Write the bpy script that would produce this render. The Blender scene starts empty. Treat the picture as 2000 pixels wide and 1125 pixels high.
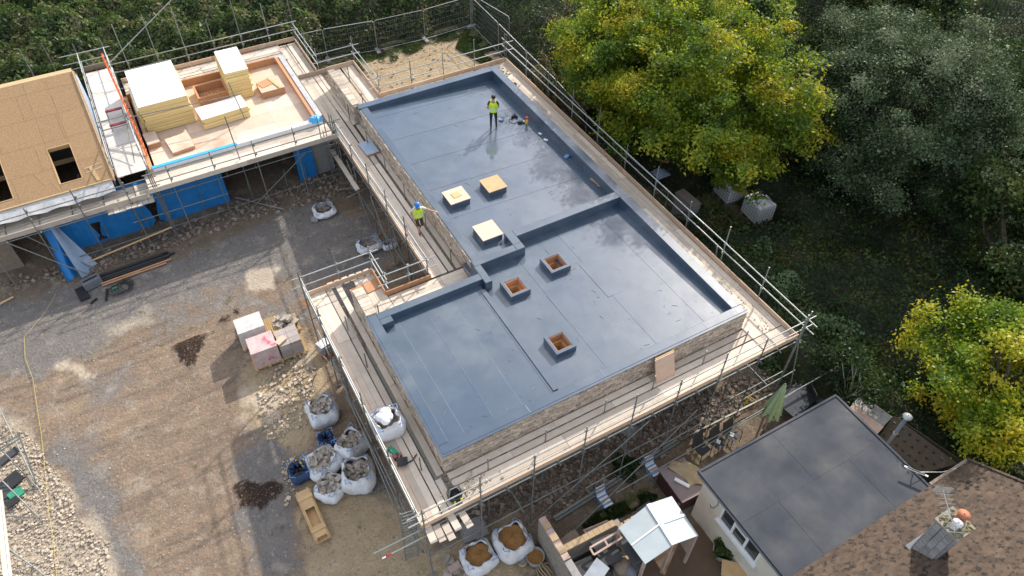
import bpy, bmesh, math, random
import numpy as np
from mathutils import Vector, Matrix
R = math.radians
sc = bpy.context.scene
C = sc.collection
random.seed(7)

# ---------------------------------------------------------------- camera
FPX, PIT, ROL, YAW = 1425.93, 0.823913, 0.009320, 0.515973
CAM = Vector((-3.8075, -10.8827, 22.8))
fw = Vector((math.sin(YAW)*math.cos(PIT), math.cos(YAW)*math.cos(PIT), -math.sin(PIT)))
r_ = Vector((math.cos(YAW), -math.sin(YAW), 0)); u_ = r_.cross(fw)
cr = math.cos(ROL)*r_ + math.sin(ROL)*u_; cu = -math.sin(ROL)*r_ + math.cos(ROL)*u_
cam = bpy.data.cameras.new('camera'); cam.sensor_width = 36; cam.lens = FPX/2000*36; cam.clip_end = 2000
co = bpy.data.objects.new('camera', cam); C.objects.link(co)
co.matrix_world = Matrix(((cr.x, cu.x, -fw.x, CAM.x), (cr.y, cu.y, -fw.y, CAM.y), (cr.z, cu.z, -fw.z, CAM.z), (0, 0, 0, 1)))
sc.camera = co
# ---------------------------------------------------------------- light
SUN_AZ = math.atan2(0.515, 0.857)        # direction towards the sun, in the XY plane
SUN_EL = R(33)
wd = bpy.data.worlds.new('World'); sc.world = wd; wd.use_nodes = True
wn = wd.node_tree; bgn = wn.nodes['Background']
sky = wn.nodes.new('ShaderNodeTexSky'); sky.sky_type = 'NISHITA'; sky.sun_disc = False
sky.sun_elevation = SUN_EL; sky.sun_rotation = math.pi/2 - SUN_AZ
sky.air_density = 1.0; sky.dust_density = 1.5; sky.ozone_density = 1.0
tcw = wn.nodes.new('ShaderNodeTexCoord'); cn_ = wn.nodes.new('ShaderNodeTexNoise'); cn_.inputs['Scale'].default_value = 3.4; cn_.inputs['Detail'].default_value = 9; cn_.inputs['Roughness'].default_value = .58
crp = wn.nodes.new('ShaderNodeMapRange'); crp.inputs[1].default_value = .45; crp.inputs[2].default_value = .59; crp.interpolation_type = 'SMOOTHSTEP'
cmx = wn.nodes.new('ShaderNodeMix'); cmx.data_type = 'RGBA'; cmx.inputs[7].default_value = (6.6, 6.5, 6.4, 1)      # broken fair-weather cloud over the whole sky
wn.links.new(tcw.outputs['Generated'], cn_.inputs['Vector']); wn.links.new(cn_.outputs['Fac'], crp.inputs[0]); wn.links.new(crp.outputs[0], cmx.inputs[0]); wn.links.new(sky.outputs[0], cmx.inputs[6])
wn.links.new(cmx.outputs[2], bgn.inputs[0]); bgn.inputs[1].default_value = 0.15
sl = bpy.data.lights.new('sun', 'SUN'); sl.energy = 3.5; sl.angle = R(0.9); sl.color = (1.0, 0.93, 0.82)
so = bpy.data.objects.new('sun', sl); C.objects.link(so)
sd = Vector((math.cos(SUN_AZ)*math.cos(SUN_EL), math.sin(SUN_AZ)*math.cos(SUN_EL), math.sin(SUN_EL)))
so.rotation_euler = sd.to_track_quat('Z', 'Y').to_euler(); so.location = (30, 20, 40)
sc.view_settings.view_transform = 'Standard'; sc.view_settings.look = 'None'
sc.view_settings.exposure = 0.7; sc.view_settings.gamma = 1.0

# ---------------------------------------------------------------- helpers
def W(x, y, z=0.0):
    """point of the place seen at photo pixel (x,y) when it lies at height z"""
    d = cr*((x-1000)/FPX) + cu*((562.5-y)/FPX) + fw
    return CAM + d*((z-CAM.z)/d.z)
def gz(x, y):
    """height of the ground: the site falls gently towards the street"""
    if y < -3.2: return -1.5
    return -1.5 + 0.052*max(0.0, min(y, 45.0))
def WG(x, y, dz=0.0):
    z = -0.8
    for _ in range(6):
        p = W(x, y, z+dz); z = gz(p.x, p.y)
    return p
def WP(x, y, z0, y0, k):
    """point seen at pixel (x,y) on the plane z = z0 + k*(Y-y0)"""
    d = cr*((x-1000)/FPX) + cu*((562.5-y)/FPX) + fw
    t = (z0 + k*(CAM.y-y0) - CAM.z)/(d.z - k*d.y)
    return CAM + d*t
def tag(o, label=None, cat=None, group=None, kind=None):
    if label: o['label'] = label
    if cat: o['category'] = cat
    if group: o['group'] = group
    if kind: o['kind'] = kind
    return o
def thing(name, label, cat, loc=(0, 0, 0), group=None):
    o = bpy.data.objects.new(name, None); C.objects.link(o); o.location = loc; o.empty_display_size = .2
    return tag(o, label, cat, group)
def attach(o, parent):
    if parent is not None:
        o.parent = parent
        L = Vector((0, 0, 0)); q = parent
        while q is not None:
            if q.type == 'EMPTY': L = Vector(q.location)
            q = q.parent
        if parent.type == 'EMPTY': o.matrix_parent_inverse = Matrix.Translation(-L)
        else: o.matrix_parent_inverse = Matrix.Identity(4)
def rotz(a): return Matrix.Rotation(a, 3, 'Z')
class MB:
    def __init__(s): s.v = []; s.f = []; s.mi = []; s.cur = 0
    def add(s, vs, fs):
        b = len(s.v); s.v += [tuple(p) for p in vs]
        for f in fs: s.f.append(tuple(b+i for i in f)); s.mi.append(s.cur)
    def box(s, c, d, rot=None):
        c = Vector(c); vs = []
        for z in (-.5, .5):
            for x, y in ((-.5, -.5), (.5, -.5), (.5, .5), (-.5, .5)):
                q = Vector((x*d[0], y*d[1], z*d[2]))
                vs.append(c + (rot @ q if rot is not None else q))
        s.add(vs, [(3, 2, 1, 0), (4, 5, 6, 7), (0, 1, 5, 4), (1, 2, 6, 5), (2, 3, 7, 6), (3, 0, 4, 7)]); return s
    def b2(s, x0, x1, y0, y1, z0, z1):
        return s.box(((x0+x1)/2, (y0+y1)/2, (z0+z1)/2), (x1-x0, y1-y0, z1-z0))
    def bar(s, p0, p1, w, h, up=(0, 0, 1)):
        p0 = Vector(p0); p1 = Vector(p1); d = p1-p0; L = d.length; x = d.normalized()
        y = Vector(up).cross(x)
        if y.length < 1e-4: y = Vector((0, 1, 0)).cross(x)
        y.normalize(); z = x.cross(y)
        return s.box((p0+p1)/2, (L, w, h), Matrix((x, y, z)).transposed())
    def tube(s, p0, p1, r, n=8, r1=None, cap=True):
        return s.path([p0, p1], [r, r if r1 is None else r1], n, cap)
    def path(s, pts, r, n=6, cap=True):
        pts = [Vector(p) for p in pts]
        rs = r if isinstance(r, (list, tuple)) else [r]*len(pts)
        vs = []; fs = []; ref = None
        for i, p in enumerate(pts):
            d = (pts[min(i+1, len(pts)-1)] - pts[max(i-1, 0)]).normalized()
            if ref is None: ref = Vector((0, 0, 1)) if abs(d.z) < .9 else Vector((1, 0, 0))
            x = (ref - d*ref.dot(d))
            if x.length < 1e-3: x = Vector((0, 1, 0)).cross(d)
            x.normalize(); y = d.cross(x); ref = x
            for k in range(n):
                a = 2*math.pi*k/n; vs.append(p + (x*math.cos(a) + y*math.sin(a))*rs[i])
        for i in range(len(pts)-1):
            for k in range(n):
                k2 = (k+1) % n; fs.append((i*n+k, i*n+k2, (i+1)*n+k2, (i+1)*n+k))
        if cap:
            fs.append(tuple(range(n-1, -1, -1))); fs.append(tuple((len(pts)-1)*n+k for k in range(n)))
        s.add(vs, fs); return s
    def prism(s, poly, z0, z1):
        n = len(poly); a = sum(poly[i][0]*poly[(i+1) % n][1]-poly[(i+1) % n][0]*poly[i][1] for i in range(n))
        if a < 0: poly = poly[::-1]
        g0 = z0 if callable(z0) else (lambda x, y: z0); g1 = z1 if callable(z1) else (lambda x, y: z1)
        vs = [(x, y, g0(x, y)) for x, y in poly] + [(x, y, g1(x, y)) for x, y in poly]
        fs = [tuple(range(n-1, -1, -1)), tuple(range(n, 2*n))] + [(i, (i+1) % n, n+(i+1) % n, n+i) for i in range(n)]
        s.add(vs, fs); return s
    def lathe(s, prof, n, c, cap=True):
        vs = []; fs = []; c = Vector(c)
        for r, z in prof:
            for k in range(n):
                a = 2*math.pi*k/n; vs.append(c + Vector((r*math.cos(a), r*math.sin(a), z)))
        for i in range(len(prof)-1):
            for k in range(n):
                k2 = (k+1) % n; fs.append((i*n+k, i*n+k2, (i+1)*n+k2, (i+1)*n+k))
        if cap: fs.append(tuple(range(n-1, -1, -1))); fs.append(tuple((len(prof)-1)*n+k for k in range(n)))
        s.add(vs, fs); return s
    def grid(s, fn, nu, nv):
        vs = [fn(i/nu, j/nv) for j in range(nv+1) for i in range(nu+1)]
        fs = [(j*(nu+1)+i, j*(nu+1)+i+1, (j+1)*(nu+1)+i+1, (j+1)*(nu+1)+i) for j in range(nv) for i in range(nu)]
        s.add(vs, fs); return s
    def slab(s, fn, nu, nv, th):
        """closed sheet of thickness th below the surface fn(u,v)"""
        b = len(s.v); s.grid(fn, nu, nv); n = (nu+1)*(nv+1)
        top = s.v[b:b+n]; s.v += [(x, y, z-th) for x, y, z in top]
        for j in range(nv):
            for i in range(nu):
                q = [b+n+j*(nu+1)+i, b+n+j*(nu+1)+i+1, b+n+(j+1)*(nu+1)+i+1, b+n+(j+1)*(nu+1)+i]
                s.f.append(tuple(q[::-1])); s.mi.append(s.cur)
        ring = [i for i in range(nu+1)] + [j*(nu+1)+nu for j in range(1, nv+1)] + [nv*(nu+1)+i for i in range(nu-1, -1, -1)] + [j*(nu+1) for j in range(nv-1, 0, -1)]
        for a, c in zip(ring, ring[1:]+ring[:1]):
            s.f.append((b+c, b+a, b+n+a, b+n+c)); s.mi.append(s.cur)
        return s
    def rock(s, c, d, rng, flat=1.0):
        m = rotz(rng.uniform(0, 6.28)) @ Matrix.Rotation(rng.uniform(-.5, .5), 3, 'X'); c = Vector(c); vs = []
        for z in (-.5, .5):
            k = rng.uniform(.7, 1)
            for x, y in ((-.5, -.5), (.5, -.5), (.5, .5), (-.5, .5)):
                q = Vector((x*d*k*rng.uniform(.7, 1.2), y*d*k*rng.uniform(.6, 1.1), z*d*.75*flat*rng.uniform(.7, 1.2)))
                vs.append(c + m @ q)
        s.add(vs, [(3, 2, 1, 0), (4, 5, 6, 7), (0, 1, 5, 4), (1, 2, 6, 5), (2, 3, 7, 6), (3, 0, 4, 7)]); return s
    def build(s, name, mat, parent=None, smooth=False, label=None, cat=None, group=None, kind=None):
        me = bpy.data.meshes.new(name); me.from_pydata(s.v, [], s.f)
        mats = mat if isinstance(mat, (list, tuple)) else [mat]
        for m in mats: me.materials.append(m)
        if len(mats) > 1: me.polygons.foreach_set('material_index', s.mi)
        if smooth: me.polygons.foreach_set('use_smooth', [True]*len(me.polygons))
        o = bpy.data.objects.new(name, me); C.objects.link(o); attach(o, parent)
        return tag(o, label, cat, group, kind)
_unit = {}
def unit(kind, m):
    k = (kind, m.name)
    if k not in _unit:
        b = MB()
        if kind == 'cube': b.box((0, 0, 0), (1, 1, 1))
        else: b.tube((0, 0, -.5), (0, 0, .5), 1.0, 8)
        me = bpy.data.meshes.new(kind+'_'+m.name); me.from_pydata(b.v, [], b.f); me.materials.append(m)
        if kind == 'tube':
            for p in me.polygons: p.use_smooth = len(p.vertices) == 4
        _unit[k] = me
    return _unit[k]
def pole(name, p0, p1, r, m, parent, label=None):
    p0 = Vector(p0); p1 = Vector(p1); d = p1-p0
    o = bpy.data.objects.new(name, unit('tube', m)); C.objects.link(o); attach(o, parent)
    o.matrix_basis = Matrix.Translation((p0+p1)/2) @ d.to_track_quat('Z', 'Y').to_matrix().to_4x4() @ Matrix.Diagonal((r, r, d.length, 1))
    return tag(o, label)
def plank(name, c, d, m, parent, rot=None, label=None):
    o = bpy.data.objects.new(name, unit('cube', m)); C.objects.link(o); attach(o, parent)
    o.matrix_basis = Matrix.Translation(Vector(c)) @ (rot.to_4x4() if rot is not None else Matrix.Identity(4)) @ Matrix.Diagonal((d[0], d[1], d[2], 1))
    return tag(o, label)
def rects(x0, x1, y0, y1, holes):
    """rectangles that tile [x0,x1]x[y0,y1] leaving the holes out"""
    xs = sorted({x0, x1, *[min(max(h[k], x0), x1) for h in holes for k in (0, 1)]})
    ys = sorted({y0, y1, *[min(max(h[k], y0), y1) for h in holes for k in (2, 3)]})
    out = []
    for i in range(len(xs)-1):
        run = None
        for j in range(len(ys)-1):
            cx = (xs[i]+xs[i+1])/2; cy = (ys[j]+ys[j+1])/2
            inn = any(h[0] < cx < h[1] and h[2] < cy < h[3] for h in holes)
            if inn:
                if run: out.append((xs[i], xs[i+1], run[0], run[1])); run = None
            else: run = (run[0], ys[j+1]) if run else (ys[j], ys[j+1])
        if run: out.append((xs[i], xs[i+1], run[0], run[1]))
    return out
def vnoise(x, y, s, seed=0):
    """smooth value noise on numpy arrays"""
    g = np.random.default_rng(seed).random((64, 64)); x = np.asarray(x, float)/s; y = np.asarray(y, float)/s
    xi = np.floor(x).astype(int); yi = np.floor(y).astype(int); a = x-xi; b = y-yi; a = a*a*(3-2*a); b = b*b*(3-2*b)
    q = lambda i, j: g[(xi+i) % 64, (yi+j) % 64]
    return (q(0, 0)*(1-a)+q(1, 0)*a)*(1-b) + (q(0, 1)*(1-a)+q(1, 1)*a)*b

# ---------------------------------------------------------------- materials
def M(name, c1, c2=None, scale=6, rough=.8, metal=0, bump=0, bscale=None, objr=0, isl=0, c3=None, c3s=1.5, c3lo=.55, c3hi=.7,
      stretch=None, obj=False, spec=.5, rvar=0, coat=0, detail=6, bdist=.02):
    m = bpy.data.materials.new(name); m.use_nodes = True; t = m.node_tree; N = t.nodes; L = t.links
    p = N['Principled BSDF']; p.inputs['Roughness'].default_value = rough; p.inputs['Metallic'].default_value = metal
    p.inputs['Specular IOR Level'].default_value = spec
    if coat: p.inputs['Coat Weight'].default_value = coat; p.inputs['Coat Roughness'].default_value = .09; p.inputs['Coat IOR'].default_value = 1.75
    if obj: co_ = N.new('ShaderNodeTexCoord').outputs['Object']
    else: co_ = N.new('ShaderNodeNewGeometry').outputs['Position']
    if stretch:
        mp = N.new('ShaderNodeMapping'); mp.inputs['Scale'].default_value = stretch; L.new(co_, mp.inputs[0]); co_ = mp.outputs[0]
    def noise(s, d=detail):
        n = N.new('ShaderNodeTexNoise'); n.inputs['Scale'].default_value = s; n.inputs['Detail'].default_value = d
        n.inputs['Roughness'].default_value = .6; L.new(co_, n.inputs['Vector']); return n.outputs['Fac']
    def ramp(f, a, b):
        r = N.new('ShaderNodeMapRange'); r.inputs[1].default_value = a; r.inputs[2].default_value = b; L.new(f, r.inputs[0]); return r.outputs[0]
    def mix(f, a, b, bt='MIX'):
        x = N.new('ShaderNodeMix'); x.data_type = 'RGBA'; x.blend_type = bt
        for s_, v in ((0, f), (6, a), (7, b)):
            if isinstance(v, (int, float)): x.inputs[s_].default_value = v
            elif isinstance(v, tuple): x.inputs[s_].default_value = (*v, 1) if len(v) == 3 else v
            else: L.new(v, x.inputs[s_])
        return x.outputs[2]
    col = c1
    if c2: col = mix(ramp(noise(scale), .3, .7), c1, c2)
    if c3: col = mix(ramp(noise(c3s, 8), c3lo, c3hi), col, c3)
    for amt, src in ((objr, 'o'), (isl, 'i')):
        if amt:
            s_ = N.new('ShaderNodeObjectInfo').outputs['Random'] if src == 'o' else N.new('ShaderNodeNewGeometry').outputs['Random Per Island']
            r = N.new('ShaderNodeMapRange'); r.inputs[3].default_value = 1-amt; r.inputs[4].default_value = 1+amt; L.new(s_, r.inputs[0])
            cc = N.new('ShaderNodeCombineColor')
            for k in range(3): L.new(r.outputs[0], cc.inputs[k])
            col = mix(1.0, col, cc.outputs[0], 'MULTIPLY')
    if isinstance(col, tuple): p.inputs['Base Color'].default_value = (*col, 1)
    else: L.new(col, p.inputs['Base Color'])
    if rvar:
        r = N.new('ShaderNodeMapRange'); r.inputs[1].default_value = .3; r.inputs[2].default_value = .7
        r.inputs[3].default_value = max(.02, rough-rvar); r.inputs[4].default_value = min(1, rough+rvar)
        L.new(noise(scale*.35), r.inputs[0]); L.new(r.outputs[0], p.inputs['Roughness'])
    if bump:
        b = N.new('ShaderNodeBump'); b.inputs['Strength'].default_value = bump; b.inputs['Distance'].default_value = bdist
        L.new(noise(bscale or scale*2), b.inputs['Height']); L.new(b.outputs[0], p.inputs['Normal'])
    m['mix'] = 1
    return m
def leafmat(name, cols, nscale=.7, trans=.35, gloss=.06, grough=.45, isl=.35):
    m = bpy.data.materials.new(name); m.use_nodes = True; t = m.node_tree; N = t.nodes; L = t.links
    for n in list(N): N.remove(n)
    out = N.new('ShaderNodeOutputMaterial'); g = N.new('ShaderNodeNewGeometry')
    no = N.new('ShaderNodeTexNoise'); no.inputs['Scale'].default_value = nscale; no.inputs['Detail'].default_value = 4
    L.new(g.outputs['Position'], no.inputs['Vector'])
    ad = N.new('ShaderNodeMath'); ad.operation = 'MULTIPLY_ADD'; ad.inputs[1].default_value = .55; L.new(g.outputs['Random Per Island'], ad.inputs[0])
    mr = N.new('ShaderNodeMapRange'); mr.inputs[1].default_value = .32; mr.inputs[2].default_value = .68; mr.inputs[3].default_value = -.28; mr.inputs[4].default_value = .73
    L.new(no.outputs['Fac'], mr.inputs[0]); L.new(mr.outputs[0], ad.inputs[2])
    cr_ = N.new('ShaderNodeValToRGB'); el = cr_.color_ramp.elements
    for i, c in enumerate(cols):
        e = el[i] if i < 2 else el.new(.5)
        e.position = i/(len(cols)-1); e.color = (*c, 1)
    for i, c in enumerate(cols): el[i].position = i/(len(cols)-1); el[i].color = (*c, 1)
    L.new(ad.outputs[0], cr_.inputs[0])
    d = N.new('ShaderNodeBsdfDiffuse'); tr = N.new('ShaderNodeBsdfTranslucent'); gl = N.new('ShaderNodeBsdfGlossy')
    gl.inputs['Roughness'].default_value = grough; gl.inputs['Color'].default_value = (.9, .95, 1, 1)
    L.new(cr_.outputs[0], d.inputs[0]); L.new(cr_.outputs[0], tr.inputs[0])
    m1 = N.new('ShaderNodeMixShader'); m1.inputs[0].default_value = trans; L.new(d.outputs[0], m1.inputs[1]); L.new(tr.outputs[0], m1.inputs[2])
    m2 = N.new('ShaderNodeMixShader'); m2.inputs[0].default_value = gloss; L.new(m1.outputs[0], m2.inputs[1]); L.new(gl.outputs[0], m2.inputs[2])
    L.new(m2.outputs[0], out.inputs[0]); return m

m_steel = M('galvanised_steel', (.27, .285, .275), (.17, .18, .17), 9, .55, .5, objr=.25, rvar=.15)
m_steelb = M('bright_galvanised_steel', (.46, .475, .47), (.33, .34, .335), 9, .5, .6, objr=.2)
m_board = M('scaffold_board_timber', (.62, .54, .45), (.52, .44, .36), 3, .85, bump=.15, objr=.24, c3=(.38, .32, .27), c3s=1.1, c3lo=.6, c3hi=.85)
m_toe = M('toe_board_timber', (.58, .43, .31), (.48, .34, .24), 4, .8, objr=.22, c3=(.62, .52, .41), c3s=.9)
m_stone = M('rubble_stone', (.52, .44, .355), (.38, .315, .25), 9, .9, bump=.5, isl=.3, c3=(.58, .51, .42), c3s=5)
m_mortar = M('lime_mortar', (.36, .315, .26), (.27, .24, .20), 8, .95, bump=.4)
m_mem = M('roof_membrane', (.030, .057, .097), (.040, .073, .117), 2.2, .45, c3=(.075, .112, .152), c3s=.6, c3lo=.55, c3hi=.8, rvar=.12, spec=.5, bump=.04, bscale=9, coat=1.0)
def sheen(m, lo, hi, s):
    t = m.node_tree; n = t.nodes.new('ShaderNodeTexNoise'); n.inputs['Scale'].default_value = s; n.inputs['Detail'].default_value = 7
    n.inputs['Roughness'].default_value = .65; g = t.nodes.new('ShaderNodeNewGeometry'); t.links.new(g.outputs['Position'], n.inputs['Vector'])
    r = t.nodes.new('ShaderNodeMapRange'); r.inputs[1].default_value = .38; r.inputs[2].default_value = .66; r.inputs[3].default_value = lo; r.inputs[4].default_value = hi
    t.links.new(n.outputs['Fac'], r.inputs[0]); b = t.nodes['Principled BSDF']; t.links.new(r.outputs[0], b.inputs['Coat Roughness'])
    r2 = t.nodes.new('ShaderNodeMapRange'); r2.inputs[1].default_value = .38; r2.inputs[2].default_value = .66; r2.inputs[3].default_value = 1; r2.inputs[4].default_value = .55
    t.links.new(n.outputs['Fac'], r2.inputs[0]); t.links.new(r2.outputs[0], b.inputs['Coat Weight']); b.inputs['Coat IOR'].default_value = 1.9
sheen(m_mem, .05, .22, .9)
m_scuff = M('chalky_lap_line', (.24, .29, .35), (.13, .18, .235), 2, .6)
m_ply = M('birch_plywood', (.68, .50, .375), (.60, .425, .31), 3, .75, objr=.1, stretch=(1, 6, 1))
m_plyo = M('orange_plywood', (.52, .28, .15), (.43, .22, .115), 4, .75, objr=.15)
m_plyp = M('pale_pink_plywood', (.68, .54, .43), (.60, .455, .35), 2.5, .75, objr=.22, c3=(.52, .35, .245), c3s=.8)
m_osb = M('oriented_strand_board', (.385, .235, .118), (.285, .165, .082), 22, .75, objr=.03, c3=(.46, .31, .165), c3s=30, c3lo=.5, c3hi=.62, bump=.2, bscale=30)
m_osbe = M('osb_edge_timber', (.55, .40, .22), (.44, .31, .16), 8, .8)
m_pir = M('insulation_foam_edge', (.78, .60, .28), (.70, .52, .22), 5, .85, stretch=(.4, .4, 12), objr=.06)
m_foil = M('white_insulation_facing', (.80, .80, .78), (.76, .76, .75), 3, .55)
m_blue = M('blue_breather_membrane', (.012, .20, .52), (.010, .155, .42), 3, .5, bump=.5, bscale=4, bdist=.05)
m_bluel = M('pale_blue_membrane_lining', (.36, .45, .58), (.28, .37, .50), 3, .6)
m_bluet = M('sky_blue_trim', (.06, .42, .78), (.05, .36, .70), 3, .5)
m_dark = M('dark_interior', (.018, .017, .017), (.03, .028, .026), 2, .9)  # near-black colour, interior shade painted in
m_block = M('concrete_blockwork', (.30, .29, .28), (.23, .22, .21), 6, .9, bump=.3)
m_wmem = M('white_roofing_membrane', (.50, .50, .50), (.40, .40, .41), 3, .6, bump=.5, bscale=5, bdist=.04, c3=(.3, .3, .32), c3s=4)
m_timber = M('pale_timber', (.60, .41, .21), (.50, .33, .16), 5, .75, objr=.12)
m_timd = M('weathered_timber', (.28, .22, .17), (.2, .155, .12), 6, .85, objr=.12)
m_bag = M('woven_white_bag', (.74, .74, .75), (.64, .645, .67), 4, .6, bump=.8, bscale=7, bdist=.06, c3=(.50, .47, .42), c3s=2.2, c3lo=.55, c3hi=.75)
m_strap = M('blue_lifting_strap', (.16, .27, .52), (.22, .33, .56), 8, .7)
m_bagb = M('dark_blue_bag', (.018, .045, .115), (.03, .065, .15), 4, .6, bump=.8, bscale=7, bdist=.06)
m_yel = M('yellow_plastic', (.75, .52, .03), None, 5, .5)
m_rub = M('broken_stone', (.38, .335, .285), (.29, .255, .215), 9, .9, isl=.35, bump=.3)
m_sand = M('orange_sand', (.33, .17, .055), (.25, .125, .04), 7, .95, bump=.8, bscale=12, bdist=.05)
m_soil = M('dark_wet_soil', (.028, .018, .012), (.05, .03, .018), 9, .9, bump=1, bscale=20, bdist=.05)
m_gravel = M('loose_stone', (.50, .42, .33), (.38, .315, .245), 12, .95, isl=.35)
m_gravd = M('dull_rubble', (.27, .215, .17), (.19, .15, .12), 9, .95, isl=.5)
m_black = M('black_plastic', (.012, .012, .013), (.02, .02, .022), 5, .5)
m_grey = M('grey_plastic', (.16, .17, .19), (.12, .13, .15), 5, .6)
m_red = M('red_paint', (.55, .02, .025), None, 5, .4)
m_dred = M('dark_red_paint', (.25, .025, .04), None, 5, .5)
m_org = M('orange_fibreglass', (.62, .115, .02), (.5, .09, .018), 5, .5)
m_white = M('white_plastic', (.78, .78, .77), (.70, .70, .70), 5, .5)
m_green = M('green_fabric', (.03, .28, .16), (.025, .2, .12), 5, .7)
m_rope = M('yellow_rope', (.62, .5, .12), None, 5, .8)
m_cable = M('grey_cable', (.12, .14, .15), None, 5, .6)
m_glass = M('window_glass', (.02, .025, .03), (.03, .035, .04), 2, .06, spec=.8)
m_render = M('cream_render', (.62, .59, .50), (.54, .51, .43), 1.2, .85, bump=.15, c3=(.42, .39, .32), c3s=.8)
m_felt = M('grey_roofing_felt', (.024, .030, .043), (.031, .037, .050), 2.5, .75, c3=(.052, .054, .058), c3s=.8, c3lo=.5, c3hi=.8, rvar=.12, bump=.08, bscale=60)  # felt colour darkened to stand in for shade from the trees
m_tile = M('mossy_clay_tile', (.066, .044, .031), (.105, .07, .047), 1.2, .9, isl=.28, c3=(.020, .016, .012), c3s=6.5, c3lo=.53, c3hi=.61, bump=.3)  # tile brown darkened in place of tree shade; moss speckle is its own
m_brick = M('grey_brick', (.33, .325, .32), (.26, .26, .255), 8, .9, isl=.2, bump=.3)
m_wall = M('concrete_garden_wall', (.31, .28, .235), (.22, .195, .165), 5, .9, bump=.5, c3=(.15, .135, .115), c3s=3)
m_brickb = M('buff_brick', (.42, .31, .19), (.33, .24, .15), 6, .9, isl=.2)
m_path = M('garden_concrete', (.22, .195, .165), (.16, .14, .12), 3, .9, bump=.3)
m_corr = M('pale_roof_sheet', (.40, .45, .47), (.33, .38, .40), 1.5, .4, rvar=.1)
m_maroon = M('maroon_vinyl', (.075, .03, .035), (.055, .022, .027), 4, .5)
m_tan = M('tan_canvas', (.40, .31, .19), (.32, .245, .145), 5, .8)
m_pink = M('faded_pink_timber', (.46, .34, .29), (.38, .27, .22), 5, .8)
m_pgreen = M('sage_green_canvas', (.36, .47, .27), (.28, .38, .21), 5, .8)
m_chair = M('dark_chair_fabric', (.03, .032, .037), (.045, .047, .052), 8, .7)
m_dgrey = M('dark_grey_boards', (.05, .053, .06), (.035, .037, .042), 4, .7)
m_trell = M('brown_fence_panel', (.085, .065, .045), (.06, .046, .032), 5, .9)
m_terra = M('terracotta', (.45, .17, .09), (.38, .14, .075), 5, .8)
m_hivis = M('hi_vis_yellow', (.62, .85, .02), (.55, .78, .02), 6, .6)
m_refl = M('reflective_band', (.66, .68, .66), None, 5, .4)
m_skin = M('skin', (.46, .27, .19), (.42, .24, .165), 6, .6)
m_hair = M('dark_hair', (.018, .013, .01), None, 6, .6)
m_trous = M('black_trousers', (.014, .014, .017), (.022, .022, .026), 12, .8)
m_tshirt = M('white_shirt', (.60, .60, .59), (.52, .52, .52), 6, .8)
m_short = M('dark_brown_shorts', (.04, .03, .025), (.055, .042, .035), 9, .8)
m_helm = M('blue_helmet', (.02, .17, .62), None, 5, .3)
m_boot = M('brown_boot', (.10, .065, .04), (.07, .045, .03), 8, .7)
m_bark = M('bark', (.10, .075, .05), (.06, .045, .032), 8, .95, bump=.6)
m_barkp = M('pale_bark', (.32, .29, .25), (.2, .18, .15), 8, .9)
m_deck = M('pale_deck_sheet', (.66, .62, .57), (.56, .51, .46), 2, .7, objr=.1, c3=(.45, .43, .42), c3s=1.2)
m_wire = M('fence_wire', (.34, .35, .35), None, 5, .5, .5)
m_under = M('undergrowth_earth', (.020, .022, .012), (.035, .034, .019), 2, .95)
m_ibcw = M('milky_tank', (.78, .79, .78), (.72, .73, .72), 2, .4)
m_tarp = M('blue_tarp', (.02, .09, .32), (.015, .06, .22), 4, .5, bump=.8, bscale=5, bdist=.1)
m_lf_yg = leafmat('leaf_yellow_green', [(.065, .125, .012), (.14, .225, .016), (.31, .355, .02), (.52, .43, .03)], .5, .52, .02)
m_lf_dk = leafmat('leaf_grey_green', [(.03, .056, .018), (.075, .115, .045), (.20, .24, .14)], .8, .25, .02, .5)
m_lf_dry = leafmat('leaf_dry_bush', [(.07, .075, .025), (.12, .11, .045), (.19, .15, .075)], .9, .35, .02)
m_lf_br = leafmat('leaf_bramble', [(.025, .055, .012), (.06, .105, .024), (.115, .165, .042), (.19, .17, .075)], .9, .4, .02)
m_lf_un = leafmat('leaf_undergrowth', [(.016, .036, .011), (.031, .062, .016), (.052, .085, .020), (.095, .105, .022)], .5, .3, .015)  # greens lowered to put the big tree's shade into the colour
m_lf_y2 = leafmat('leaf_golden', [(.10, .18, .012), (.20, .30, .015), (.40, .42, .02), (.58, .48, .03)], .55, .5, .02)
m_lf_hg = leafmat('leaf_bright_shrub', [(.04, .09, .018), (.075, .14, .028), (.13, .2, .05)], .8, .35)
m_grass = leafmat('grass_blade', [(.035, .07, .015), (.06, .10, .02), (.12, .12, .04)], 1.0, .3)
# ================================================================ ground
def poly_mask(X, Y, poly, soft):
    n = len(poly); ins = np.zeros(X.shape, bool); dm = np.full(X.shape, 1e9)
    for i in range(n):
        x0, y0 = poly[i]; x1, y1 = poly[(i+1) % n]
        c = ((y0 > Y) != (y1 > Y)) & (X < (x1-x0)*(Y-y0)/((y1-y0) or 1e-9)+x0); ins ^= c
        dx, dy = x1-x0, y1-y0; t = np.clip(((X-x0)*dx+(Y-y0)*dy)/(dx*dx+dy*dy+1e-9), 0, 1)
        dm = np.minimum(dm, np.hypot(X-x0-t*dx, Y-y0-t*dy))
    return np.clip(.5+np.where(ins, dm, -dm)/(2*soft), 0, 1)
def gp(*px): return [tuple(WG(x, y)[:2]) for x, y in px]
xs = np.concatenate([[-600, -200, -60], np.arange(-18, 34, .2), np.arange(34, 60, .8), [90, 200, 600]])
ys = np.concatenate([[-600, -200, -60], np.arange(-14, 30, .2), np.arange(30, 54, .8), [90, 200, 600]])
GX, GY = np.meshgrid(xs, ys)
fbm = vnoise(GX, GY, 3.1, 1)*.5+vnoise(GX, GY, 1.1, 2)*.3+vnoise(GX, GY, .45, 3)*.2
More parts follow.
